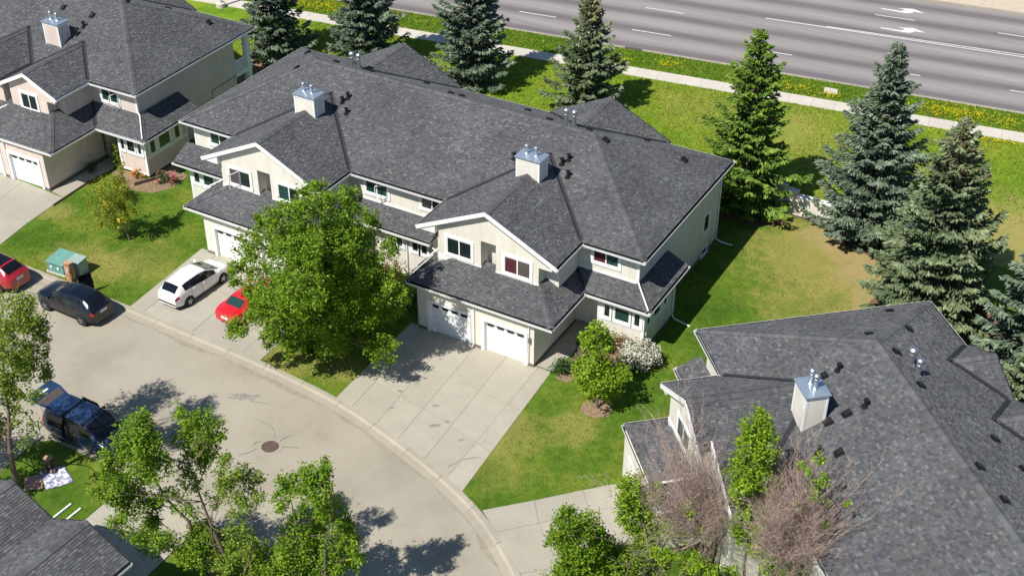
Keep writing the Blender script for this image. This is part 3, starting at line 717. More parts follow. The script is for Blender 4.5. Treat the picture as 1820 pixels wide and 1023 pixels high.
# ---- the middle townhouse
H = House('long cream stucco townhouse with two garage gables under one grey roof, mid scene', (0,0), 0, 'stucco')
xL, xR, yF, yB = -28.82, 4.29, 4.62, 17.56
H.hip_body(xL, xR, yF, yB)
GR, GL, HW, YT, YW = -4.06, -19.95, 4.49, 1.55, 1.85
for g in (GR, GL): H.cross_gable(g, HW, YT, yF)
for g, hw in ((-20.15, 4.5), (-4.35, 4.25)): H.cross_gable(g, hw, yB+.35, yB, back=-1, rake='flash')
H.box_wall('wall', xL+.5, xR-.49, 5.12, yB-.5, -.1, ZE+.08)
fb = MB(); fb.box(xL+.48,xR-.47,5.14,yB-.48,-.1,.3); fb.build('foundation', 'foundation', H.root)
for g, hw in ((-20.15, 4.5), (-4.35, 4.25)):
    mb = MB(); mb.prism([(g-hw+.6,0),(g+hw-.6,0),(g+hw-.6,ZE+.1),(g,ZE+SL*hw-.2),(g-hw+.6,ZE+.1)], yB-.6, yB+.05, 'y'); mb.build('rear_gable_wall', 'stucco', H.root)
H.boxes('corner_board', 'white', (xR-.6,xR-.475,5.105,5.23,3.7,ZE-.12), (xL+.475,xL+.6,5.105,5.23,3.5,ZE-.12), (xR-.55,xR-.475,yB-.6,yB-.485,.0,ZE-.12))
H.soffit(xR-.5,xR,yF,yB,ZE-.12); H.soffit(xL,xL+.5,yF,yB,ZE-.12); H.soffit(xL+.5,xR-.5,yF,5.13,ZE-.121); H.soffit(xL+.5,xR-.5,yB-.5,yB,ZE-.121)
H.gutter((xR,yF-.12,ZE),(xR,yB+.1,ZE),(1,0,0)); H.gutter((xL,yF-.12,ZE),(xL,yB+.1,ZE),(-1,0,0))
H.gutter((GR+HW+.12,yF,ZE),(xR+.1,yF,ZE),(0,-1,0)); H.gutter((GL+HW+.12,yF,ZE),(GR-HW-.12,yF,ZE),(0,-1,0)); H.gutter((xL-.1,yF,ZE),(GL-HW-.12,yF,ZE),(0,-1,0))
H.gutter((-.1,yB,ZE),(xR,yB,ZE),(0,1,0)); H.gutter((-15.65,yB,ZE),(-8.6,yB,ZE),(0,1,0))
for g, gx in ((GR, 0.), (GL, GL-GR)):
    H.gutter((g+HW,YT,ZE),(g+HW,yF,ZE),(1,0,0)); H.gutter((g-HW,YT,ZE),(g-HW,yF,ZE),(-1,0,0))
    H.gable_front(g, HW, YT, YW, -7.38+gx, .06+gx, 3.5, notch=(-4.5+gx,-3.52+gx,5.98), corner=-.78+gx, yI=5.3)
    w1 = H.win((-5.93+gx,YW,5.02), 1.62, 1.08, 'f', 2, ['glass','glass'] if gx == 0 else ['glass_grey','glass'], opensash=None if gx == 0 else (0, R(75)))
    w2 = H.win((-2.13+gx,YW,4.98), 1.66, 1.06, 'f', 2, ['glass_red','glass_grey'] if gx == 0 else ['glass_teal','glass'])
    H.garage(-7.7+gx, 0+gx, 5.2, [(-6.86+gx,-4.3+gx), (-3.2+gx,-.6+gx)])
    H.boxes('wall_trim', 'white', *[(a+gx-.02,b+gx+.02,YW-.02,YW+.2,3.9,4.27) for a, b in ((-7.38,-4.5),(-3.52,-.78))])
# garage and entry roofs, right-hand unit
H.skirt(-8.16, 1.17, -.25, 2.3, yr=5.15, yl=4.6)
H.gutter((-8.2,-.25,ZL),(1.3,-.25,ZL),(0,-1,0)); H.gutter((1.17,-.25,ZL),(1.17,3.68,ZL),(1,0,0)); H.gutter((-8.16,-.25,ZL),(-8.16,3.6,ZL),(-1,0,0))
H.entry_roof(.1, 5.14, 3.77, 5.14, 9.2); H.valley((1.17,3.77,ZL),(-.18,5.12,ZL+SL*1.35),(-1,0,SL),(0,1,SL))
H.gutter((1.25,3.77,ZL),(5.26,3.77,ZL),(0,-1,0)); H.gutter((5.14,3.7,ZL),(5.14,9.2,ZL),(1,0,0))
H.soffit(-8.1,1.1,-.25,.1,ZL-.12); H.soffit(0,1.12,.1,5.1,ZL-.13); H.soffit(.2,5.1,3.8,5.2,ZL-.11); H.soffit(3.8,5.12,5.2,9.15,ZL-.12)
def entry(H, x0, x1, yw, yb, wins, side, kx=1):
    H.box_wall('entry_wall', x0, x1, yw, yb, .2, ZL-.13)
    fb = MB(); fb.box(x0-.012,x1+.012,yw-.012,yb+.012,-.1,.22); fb.build('foundation', 'foundation', H.root)
    H.boxes('wall_trim', 'white', *[(x-.02,x+.15,yw-.022,yw+.13,.22,ZL-.131) for x in (x0, x1-.13)], (x0+.15,x1-.15,yw-.035,yw+.01,1.5,1.7), (x0+.15,x1-.15,yw-.03,yw+.01,.22,.36), (x0+.15,x1-.15,yw-.012,yw+.01,1.7,ZL-.132))
    for (c, w, gl) in wins: H.win((c,yw-.015,2.23), w, .88, 'f', 1, gl)
    for (c, w, gl) in side: H.win((x1,c,2.23), w, 1.0, 'r', 1, gl)
entry(H, 1.84, 4.74, 4.2, 8.6, [(2.43,.40,'glass'),(3.37,.94,'glass_teal'),(4.31,.40,'glass')], [(4.75,.42,'glass'),(5.9,.9,'glass'),(7.05,.45,'glass')])
H.box_wall('entry_back_wall', 0, 1.84, 5.9, 6.1, 0, ZL)
front_door(H, .66, 5.9); H.box_wall('door_step', .1, 1.8, 5.0, 5.9, -.1, .12, 'drive2')
# middle bays
H.entry_roof(-15.2, -9.15, 3.67, 5.14); H.gutter((-14.9,3.67,ZL),(-9.1,3.67,ZL),(0,-1,0)); H.soffit(-15.2,-9.2,3.7,5.1,ZL-.12)
H.box_wall('bay_wall', -13.6, -9.3, 4.25, 5.15, -.1, ZL-.14)
for c in (-12.35,-11.75,-10.6,-9.95): H.win((c,4.25,2.36), .46, .86, 'f', 1, 'glass')
H.pipe([(-11.2,4.2,3.2),(-11.2,4.18,.2)])
# left-hand unit
gx = GL-GR
H.skirt(-8.78+gx, 1.0+gx, -.32, 2.3, yr=5.15, yl=4.9)
H.gutter((-8.82+gx,-.32,ZL),(1.1+gx,-.32,ZL),(0,-1,0)); H.gutter((1.0+gx,-.32,ZL),(1.0+gx,3.68,ZL),(1,0,0)); H.gutter((-8.78+gx,-.32,ZL),(-8.78+gx,3.5,ZL),(-1,0,0))
H.soffit(-8.7+gx,1+gx,-.3,.1,ZL-.12); H.soffit(-8.7+gx,-7.7+gx,.1,4,ZL-.13)
H.entry_roof(-29.1, -24.2, 3.6, 5.14); H.gutter((-29.15,3.6,ZL),(-24.7,3.6,ZL),(0,-1,0)); H.soffit(-29.05,-24.3,3.6,5.1,ZL-.12)
entry(H, -28.35, -25.0, 4.2, 5.2, [(-27.75,.5,'glass'),(-26.75,.9,'glass_teal'),(-25.7,.5,'glass')], [])
# second-floor windows of the long front
H.win((1.77,5.12,5.06), 1.6, .88, 'f', 2, ['glass_red','glass_teal'], opensash=None); H.win((-13.86,5.12,5.0), 1.62, .92, 'f', 2, ['glass_teal','glass_teal'], opensash=(1, R(35)))
H.win((-9.85,5.12,5.05), 1.5, .86, 'f', 2, 'glass'); H.win((-26.2,5.12,5.0), 1.5, .88, 'f', 2, 'glass_teal')
H.boxes('wall_trim', 'white', (.05,xR-.6,5.08,5.14,3.86,4.06), (-15.5,-8.6,5.08,5.14,3.9,4.08))
H.win((3.8,15.25,2.55), .8, 1.2, 'r', 1, 'glass'); H.win((3.8,15.3,.42), .8, .4, 'r', 1, 'glass')
# downspouts
H.pipe([(3.95,4.55,5.8),(3.93,4.95,5.55),(3.86,5.06,5.3),(3.86,5.06,4.12),(4.0,4.9,4.02),(5.12,3.75,3.42)]); H.pipe([(-3.86,-.33,3.1),(-3.87,-.06,2.85),(-3.87,-.06,.3),(-3.9,-.25,.1)])
H.pipe([(-.3,-.30,3.1),(-.3,-.07,2.9),(-.33,-.07,.15)],.035); H.pipe([(3.87,yB-.45,5.75),(3.87,yB-.42,.35),(4.25,yB-.4,.2),(5.0,yB-.3,.12)]); H.pipe([(4.8,8.2,3.1),(4.8,8.2,.3),(5.0,8.1,.12),(6.1,7.9,.07)],.05)
H.pipe([(-7.6,2.2,4.28),(-8.0,1.2,3.82),(-8.3,.4,3.48)],.05); H.pipe([(-8.9,3.55,3.1),(-7.78,3.5,2.8),(-7.78,3.5,.2)])
H.pipe([(GL-7.4+4.06-.2,2.1,4.3),(-24.3,1.2,3.9)],.045)
H.chimney(-4.82,-3.3,6.4,7.4,7.3,9.06,'stucco',[(-4.4,6.9),(-3.78,6.9)]); H.chimney(-20.72,-19.2,6.4,7.4,7.3,9.06,'stucco',[(-20.3,6.9),(-19.68,6.9)])
fr = lambda x, y: H.vent(x, y, ZE+SL*(y-yF), 'pipe'); bk = lambda x, y: H.vent(x, y, ZE+SL*(yB-y), 'box', (0,-SL))
for x, y in ((-3.05,8.73),(-2.8,9.09),(-2.3,8.08),(-6.0,8.26),(-18.79,8.75),(-18.6,9.12),(-18.03,8.1)): fr(x, y)
for x, y in ((-22.3,13.0),(-19.5,12.95),(-16.3,14.7),(-13.0,12.5),(-12.2,12.5),(-8.63,14.68),(-5.84,12.41),(-3.1,12.35),(-.66,15.5)): bk(x, y)
H.vent(2.29,14.49,ZE+SL*2.0,'box',(-SL,0)); H.vent(-1.47,11.28,ZE+SL*5.76,'box',(-SL,0)); H.vent(-23.7,10.5,ZE+SL*5.1,'box',(SL,0)); H.vent(-26.0,14.6,ZE+SL*2.9,'box',(SL,0))
for x, y in ((-20.7,12.55),(-20.25,12.7),(-4.62,12.2),(-4.15,12.35)): H.flue(x, y, ZE+SL*(yB-y)-.05, 1.15, None, .12)
lm = MB(); lm.box(-.3,-.18,-.16,0,1.72,2.02); lm.build('wall_lamp', 'bronze', H.root)
H.finish()

# ---- the townhouse further left
A = House('rose beige townhouse with grey roof and rear balcony, upper left corner of the scene', (-37.9,.5), .015, 'stucco_pink')
ax, aF, aB = 4.0, 5.28, 18.2
A.hip_body(-19.5, ax, aF, aB, left=False); A.cross_gable(-2.82, 2.61, 2.13, aF); A.cross_gable(-8.04, 2.61, 2.13, aF)
A.valley((-5.43,2.2,ZE),(-5.43,7.6,ZE+.02),(-1,0,SL),(1,0,SL)); 
A.cross_gable(-6.2, 4.3, aB+.35, aB, back=-1, rake='flash')
A.box_wall('wall', -19, ax-.5, 5.78, 16.15, -.1, ZE+.08)
A.box_wall('rear_wall', -19, 0.6, 16.15, 17.6, -.1, ZE+.08)
A.soffit(ax-.5,ax,aF,aB,ZE-.12); A.soffit(-19,ax-.5,aF,5.8,ZE-.121); A.soffit(.5,ax-.5,16.1,aB,ZE-.122)
A.gutter((ax,aF-.1,ZE),(ax,aB+.1,ZE),(1,0,0)); A.gutter((-.08,aF,ZE),(ax+.1,aF,ZE),(0,-1,0)); A.gutter((-.2,2.13,ZE),(-.2,aF,ZE),(1,0,0)); A.gutter((-1.9,aB,ZE),(ax,aB,ZE),(0,1,0))
mb = MB(); mb.box(ax-.62,ax-.475,5.765,5.9,3.6,ZE-.12); mb.build('corner_board', 'white', A.root)
zt = lambda x: ZE+SL*(2.61-abs(x+2.82))-.13
mb = MB(); mb.prism([(-4.72,3.4),(-1.35,3.4),(-1.35,5.35),(-.62,5.35),(-.62,zt(-.62)),(-2.82,zt(-2.82)),(-4.72,zt(-4.72))], 2.43, 3.3, 'y')
mb.prism([(-5.4,3.4),(-.622,3.4),(-.622,zt(-.7)),(-2.82,zt(-2.82)-.01),(-5.4,zt(-5.4))], 3.3, 5.9, 'y'); mb.prism([(-10.4,3.4),(-5.42,3.4),(-5.42,ZE-.1),(-8.04,ZE+1.1),(-10.4,ZE-.1)], 2.43, 5.9, 'y')
mb.build('gable_wall', 'stucco_pink', A.root)
mb = MB(); mb.prism([(-.21,ZE-.2),(-.62,ZE-.22),(-.62,ZE+.04),(-.21,ZE-.06)][::-1], 2.15, 2.7, 'y'); mb.prism([(-.85,ZE-.6),(-.6,ZE-.6),(-.6,ZE-.2),(-.85,ZE-.2)], 2.43, 2.6, 'y'); mb.build('eave_return', 'white', A.root)
A.win((-3.02,2.43,4.95), 1.42, 1.1, 'f', 2, ['glass','glass'], opensash=None); A.win((1.12,5.78,4.95), 1.5, .92, 'f', 2, ['glass_teal','glass_teal'], opensash=(1, R(80)))
A.garage(-7.7, 0, 5.4, [(-7.0,-4.3), (-3.3,-.62)])
A.skirt(-8.4, 1.05, -.15, 2.75, yr=5.8, yl=5.2, left=False)
A.gutter((-8.4,-.15,ZL),(1.18,-.15,ZL),(0,-1,0)); A.gutter((1.05,-.15,ZL),(1.05,3.95,ZL),(1,0,0))
A.entry_roof(-.4, 5.34, 4.05, 5.8, 9.75); A.valley((1.05,4.05,ZL),(-.7,5.8,ZL+SL*1.75),(-1,0,SL),(0,1,SL))
A.gutter((1.12,4.05,ZL),(5.46,4.05,ZL),(0,-1,0)); A.gutter((5.34,3.97,ZL),(5.34,9.75,ZL),(1,0,0))
A.soffit(-8,1,-.15,.1,ZL-.12); A.soffit(0,1,.1,5.7,ZL-.13); A.soffit(.2,5.3,4.1,5.8,ZL-.11); A.soffit(3.6,5.3,5.8,9.7,ZL-.12)
A.box_wall('entry_wall', 2.3, 4.75, 4.62, 8.8, .2, ZL-.13)
A.boxes('wall_trim', 'white', (2.28,2.44,4.6,4.75,.34,ZL-.131), (4.6,4.77,4.6,4.75,.34,ZL-.131), (2.44,4.6,4.59,4.63,1.55,1.75), (2.28,4.77,4.6,4.7,.2,.34), (4.74,4.775,4.75,8.8,1.42,1.6))
for c, w in ((2.75,.36),(3.5,.72),(4.28,.36)): A.win((c,4.6,2.24), w, .92, 'f', 1, 'glass')
for c, w, gl in ((5.35,.55,'glass_teal'),(6.55,1.15,'glass_teal'),(7.85,.55,'glass')): A.win((4.75,c,2.28), w, 1.15, 'r', 1, gl)
A.box_wall('entry_back_wall', 0, 2.3, 5.7, 5.9, 0, ZL-.12); front_door(A, 1.35, 5.7)
A.chimney(-5.62,-4.2,7.1,8.1,6.3,8.45,'stucco_pink',[(-5.25,7.6),(-4.65,7.6)])
for x, y, k in ((-3.74,8.3,'pipe'),(-3.7,9.0,'pipe'),(-3.72,9.97,'box'),(-6.5,10.0,'box')): A.vent(x, y, ZE+SL*(y-aF), k, (0,SL))
A.vent(-2.13,12.0,ZE+SL*(ax+2.13),'box',(-SL,0)); A.vent(2.15,15.48,ZE+SL*(ax-2.15),'box',(-SL,0)); A.vent(-.5,14.3,ZE+SL*(aB-14.3),'box',(0,-SL))
A.pipe([(3.65,5.2,5.8),(3.6,5.7,5.5),(3.58,5.72,4.3),(3.8,5.6,4.15),(5.2,4.1,3.45)]); A.pipe([(-5.1,2.2,4.3),(-6.2,.8,3.75)],.045); A.pipe([(5.0,9.3,3.1),(4.82,8.75,2.8),(4.82,8.75,.2)]); A.pipe([(-3.55,-.08,3.0),(-3.55,-.07,.1)])
cn = MB(); cn.tube([(3.52,13.2,1.9),(3.52,13.3,2.68),(3.52,16.1,2.72)], .03, 5); cn.build('conduit', 'foundation', A.root)
# balcony
mb = MB(); mb.box(1.0,3.55,16.15,18.0,2.55,2.85); mb.box(3.2,3.6,17.45,17.85,-.1,ZE-.13); mb.build('balcony', 'white', A.root)
bal = A.root.children[-1]
for k in range(10):
    mb = MB(); mb.box(3.48,3.52,16.25+k*.12,16.29+k*.12,2.85,3.75); mb.build('baluster', 'white', bal)
mb = MB(); mb.box(3.44,3.56,16.15,17.5,3.75,3.82); mb.build('handrail', 'white', bal)
mb = MB(); mb.box(3.44,3.56,16.15,17.5,.95,1.0)
for k in range(10): mb.box(3.48,3.52,16.25+k*.12,16.29+k*.12,.1,.95)
mb.build('ground_railing', 'white', bal)
A.finish()

# ---- the townhouse on the right, turned towards the cul-de-sac
B = House('townhouse seen mostly as a wide grey shingled roof, bottom right corner of the scene', (10.49,-8.22), -.848, 'stucco')
bx, bF, bB = -7.06, 4.69, 17.47; bR = 30.
B.hip_body(bx, bR, bF, bB, right=False); B.cross_gable(-.98, 2.17, bB+.3, bB, back=-1, rake='flash'); B.cross_gable(3.55, 2.3, bB+.3, bB, back=-1, rake='flash')
zr = lambda x: ZE+SL*(3.28-abs(x)); zg = zr(0)                 # lopsided gable: its right slope runs lower and further back
B.plane([(-3.28,1.66,ZE),(-3.28,bF,ZE),(0,bF+3.28,zg),(0,1.66,zg)])
B.plane([(5,2.35,zr(5)),(5,2.97,zr(5)),(0,bF+3.28,zg),(0,2.35,zg)]); B.plane([(2.0,1.66,zr(2)),(2.0,2.36,zr(2)),(0,2.36,zg),(0,1.66,zg)])
B.ridge((0,1.66,zg),(0,bF+3.2,zg),(-1,0,-SL),(1,0,-SL)); B.valley((-3.28,bF,ZE),(0,bF+3.28,zg),(1,0,SL),(0,1,SL)); B.valley((3.28,bF,ZE),(0,bF+3.28,zg),(-1,0,SL),(0,1,SL))
for (xa, xb, y) in ((-3.34,0,1.66),(2.05,0,1.66),(5.05,1.9,2.35)):
    mb = MB(); p, q = Vector((xa,y,zr(xa)-.06)), Vector((xb,y,zr(xb)-.03)); i, w = Vector((0,-.05,0)), Vector((0,.03,0)); lo_, hi_ = Vector((0,0,-.2)), Vector((0,0,.055))
    if xa > xb: p, q = q, p
    mb.hexa([p+i+lo_,q+i+lo_,q+w+lo_,p+w+lo_,p+i+hi_,q+i+hi_,q+w+hi_,p+w+hi_]); mb.build('rake_board', 'white', B.root)
B.box_wall('wall', bx+.5, bR, 5.19, bB-.5, -.1, ZE+.08); B.soffit(bx,bR,bF,5.2,ZE-.12); B.soffit(bx,bx+.5,5.2,bB,ZE-.121)
B.gutter((bx,bF-.1,ZE),(bx,bB+.1,ZE),(-1,0,0)); B.gutter((bx-.1,bF,ZE),(-3.4,bF,ZE),(0,-1,0)); B.gutter((3.4,bF,ZE),(12.4,bF,ZE),(0,-1,0)); B.gutter((bx-.1,bB,ZE),(-3.15,bB,ZE),(0,1,0))
B.gutter((-3.28,1.66,ZE),(-3.28,bF,ZE),(-1,0,0)); B.gutter((5,2.35,zr(5)),(5,2.97,zr(5)),(1,0,0))
mb = MB(); zt = lambda x: zr(x)-.13
mb.prism([(-2.7,3.5),(1.75,3.5),(1.75,zt(1.75)),(0,zt(0)),(-2.7,zt(-2.7))], 1.96, 5.3, 'y'); mb.build('gable_wall', 'stucco', B.root)
mb = MB(); mb.prism([(1.76,.2),(4.5,.2),(4.5,zt(4.5)),(1.76,zt(1.76))], 2.75, 5.2, 'y'); mb.build('side_wall', 'stucco', B.root)
mb = MB(); mb.prism([(-3.28,ZE-.2),(-2.7,ZE-.22),(-2.7,ZE+.13),(-3.28,ZE-.06)], 1.68, 2.3, 'y'); mb.build('eave_return', 'white', B.root)
B.boxes('corner_board', 'white', (4.4,4.53,2.72,2.85,.3,zt(4.5)), (1.66,1.78,1.93,2.05,4.3,zt(1.78)), (1.78,1.98,2.71,2.74,3.2,6.1))
B.win((-.55,1.96,4.95), 1.7, 1.1, 'f', 2, 'glass_teal')
B.boxes('wall_trim', 'white', (-2.72,1.66,1.93,2.2,3.95,4.3))
B.garage(-3.35, 1.9, 5.2, [(-2.3,.6)])
B.skirt(-3.68, 2.35, .05, 2.5, yr=2.75, yl=5.2); B.gutter((-3.72,.05,ZL),(2.4,.05,ZL),(0,-1,0)); B.gutter((-3.68,.05,ZL),(-3.68,3.8,ZL),(-1,0,0)); B.gutter((2.35,.05,ZL),(2.35,2.7,ZL),(1,0,0))
B.soffit(-3.6,2.3,.05,.2,ZL-.12); B.soffit(-3.6,-3.3,.2,5,ZL-.13)
B.entry_roof(-7.5, -3.3, 3.92, 5.21); B.gutter((-7.55,3.92,ZL),(-3.7,3.92,ZL),(0,-1,0)); B.box_wall('entry_wall', -7.0, -4.2, 4.35, 5.3, -.1, ZL)
mb = MB(); mb.box(-7.55,-7.45,3.9,5.25,ZL-.1,ZL+.02); mb.build('rake_board', 'white', B.root)
B.win((-5.6,4.35,2.3), 1.8, .9, 'f', 2, 'glass'); B.win((5.4,5.19,4.95), 1.5, .9, 'f', 2, 'glass'); B.win((8.6,5.19,4.95), 1.5, .9, 'f', 2, 'glass')
B.entry_roof(11.5, 20, 3.75, 5.21); B.gutter((11.5,3.75,ZL),(20,3.75,ZL),(0,-1,0)); B.box_wall('bay_wall', 12.3, 19, 4.3, 5.25, -.1, ZL-.14)
B.pipe([(1.7,1.9,4.35),(1.0,.3,3.6)],.06); B.pipe([(2.25,.1,3.1),(1.97,.05,2.8),(1.97,.05,.2)]); B.pipe([(-3.42,.35,3.1),(-3.42,.3,.1)],.05)
B.chimney(1.0,2.3,6.45,7.5,6.6,8.75,'stucco',[(1.45,6.95),(1.85,7.0)],.85)
for x, y, k in ((-.17,8.38,'box'),(-.09,9.06,'pipe'),(2.56,8.38,'box'),(2.64,9.17,'pipe'),(2.51,7.56,'box'),(3.9,6.6,'pipe'),(4.4,7.3,'box')): B.vent(x, y, ZE+SL*(y-bF), k, (0,SL))
for x, y in ((-.14,11.9),(2.38,11.9),(-2.96,14.07),(7.87,11.85),(9.86,11.9),(5.24,14.24),(7.11,14.61)): B.vent(x, y, ZE+SL*(bB-y), 'box', (0,-SL))
B.vent(-6.05,14.64,ZE+SL*1.0,'box',(SL,0)); B.vent(-2.1,11.4,ZE+SL*4.9,'box',(SL,0))
B.flue(.62,12.25,ZE+SL*(bB-12.25)-.05,1.0,None,.145); B.flue(1.5,12.15,ZE+SL*(bB-12.15)-.05,1.0,None,.115)
B.finish()

# ---- the roof in the lower left corner
Cc = House('townhouse showing only its near grey shingle roof with two gables, lower left corner', (-6.81,-26.06), -3.188, 'stucco')
for g in (0, 4.5):
    Cc.cross_gable(g, 2.25, 0, 9, flash=False, rake='flash')
    mb = MB(); mb.prism([(g-1.9,3.4),(g+1.9,3.4),(g+1.9,ZE+.05),(g,ZE+.9),(g-1.9,ZE+.05)], .35, 9, 'y'); mb.build('gable_wall', 'stucco', Cc.root)
Cc.box_wall('wall', -2.0, 6.2, .4, 9, -.1, 3.6)
Cc.gutter((-2.25,0,ZE),(-2.25,9,ZE),(-1,0,0))
Cc.win((.0,.35,4.9), 1.6, 1.1, 'f', 2, 'glass'); Cc.win((4.5,.35,4.9), 1.6, 1.1, 'f', 2, 'glass')
Cc.finish()

# ---------------------------------------------------------------- trees and plants
def rand_unit(n):
    v = rng.normal(size=(n, 3)); return v/np.linalg.norm(v, axis=1)[:,None]
def leaves(name, pts, size, mat, parent, tone_shift=0., loc=None, flatness=.35, ratio=.55):
    n = len(pts); d = rand_unit(n); d[:,2] *= flatness; d /= np.linalg.norm(d, axis=1)[:,None]
    nr = rand_unit(n); nr[:,2] = np.abs(nr[:,2])+.35; sd = np.cross(d, nr); sd /= np.linalg.norm(sd, axis=1)[:,None]
    s = size*rng.uniform(.6, 1.3, n)[:,None]; up = np.cross(sd, d)
    a = pts-d*s*.5; b = pts+sd*s*ratio*.5+up*s*.08; c = pts+d*s*.5-up*s*.1; e = pts-sd*s*ratio*.5+up*s*.08
    tone = np.clip(rng.normal(.46+tone_shift, .2, n), 0, 1)
    return quads_object(name, np.stack([a, b, c, e], 1), 4, mat, parent, tone, loc)
def blob_points(c, r, n, clump=.28, hollow=.35, grow=1.):
    # leaf positions gathered in clumps inside an irregular lump
    nc = max(8, int(n/55)); d = rand_unit(nc); rad = r*grow*(hollow+(1-hollow)*rng.random(nc)**.6)
    lob = 1+.22*np.sin(d[:,0]*4+c[0]*3)*np.cos(d[:,1]*5+c[1])+.15*np.sin(d[:,2]*6+c[2]*2)
    cc = np.array(c)+d*(rad*lob)[:,None]*np.array([1,1,.86])
    k = rng.integers(0, nc, n); return cc[k]+rng.normal(size=(n,3))*clump*.8*r**.4*np.array([.85,.85,1.0]), cc
def limb(mb, a, b, r0, r1, bend=.12, n=5, sides=6):
    a, b = np.array(a, float), np.array(b, float); L = np.linalg.norm(b-a); o = rng.normal(size=3)*bend*L
    P = [a+(b-a)*t+o*math.sin(math.pi*t)*np.array([1,1,.5]) for t in np.linspace(0, 1, n)]
    mb.tube(P, [r0+(r1-r0)*t for t in np.linspace(0, 1, n)], sides, cap=False); return P
def leafy_tree(name, label, base, blobs, mat, size, dens, trunk_r, cat='tree', group=None, stems=1, clump=.28, twigs=True, split=.3, grow=1.15, lean=(0,0)):
    t = thing(name, label, cat, (*base, 0)); mb = MB(); pts = []; B = np.array([list(b)+[1]*(5-len(b)) for b in blobs], float)
    top = B[:,2].max(); cen = B[:,:2].mean(0)
    for s in range(stems):
        a = 2*math.pi*s/max(stems,1); off = np.array([math.cos(a), math.sin(a)])*(.18*stems if stems > 1 else 0)
        fork = np.array([*(cen*.35+off*2), max(.35, top*split)])
        stem = limb(mb, (off[0], off[1], -.15), fork, trunk_r*(1 if stems == 1 else .75), trunk_r*.72, .04, 6, 8)
        lead = limb(mb, fork, (*(cen*.8+off*3), top*.72), trunk_r*.6, trunk_r*.18, .05, 6, 7)
        axis = np.array(stem+lead)
        for k, b in enumerate(B):
            if stems > 1 and k % stems != s: continue
            c = b[:3]; ok = axis[axis[:,2] < c[2]-.15]
            st = ok[np.argmin(np.linalg.norm(ok-c+np.array([0,0,.8]), axis=1))] if len(ok) else axis[0]
            P = limb(mb, st, c, trunk_r*.24, trunk_r*.07, .08, 5, 5)
            if twigs:
                for _ in range(5):
                    q = P[rng.integers(2, 5)]; e = c+rand_unit(1)[0]*b[3]*.8*np.array([1,1,.8]); limb(mb, q, e, trunk_r*.07, .006, .08, 4, 3)
    mb.build('trunk', 'bark', t, smooth=True)
    for k, b in enumerate(B):
        p, _ = blob_points(b[:3], b[3], int(dens*b[3]**1.8*1.25*(b[4] if len(b) > 4 else 1)), clump, .35, grow); pts.append(p)
    P = np.concatenate(pts); P = P[P[:,2] > .12]
    leaves('crown', P, size, mat, t, 0.)
    return t
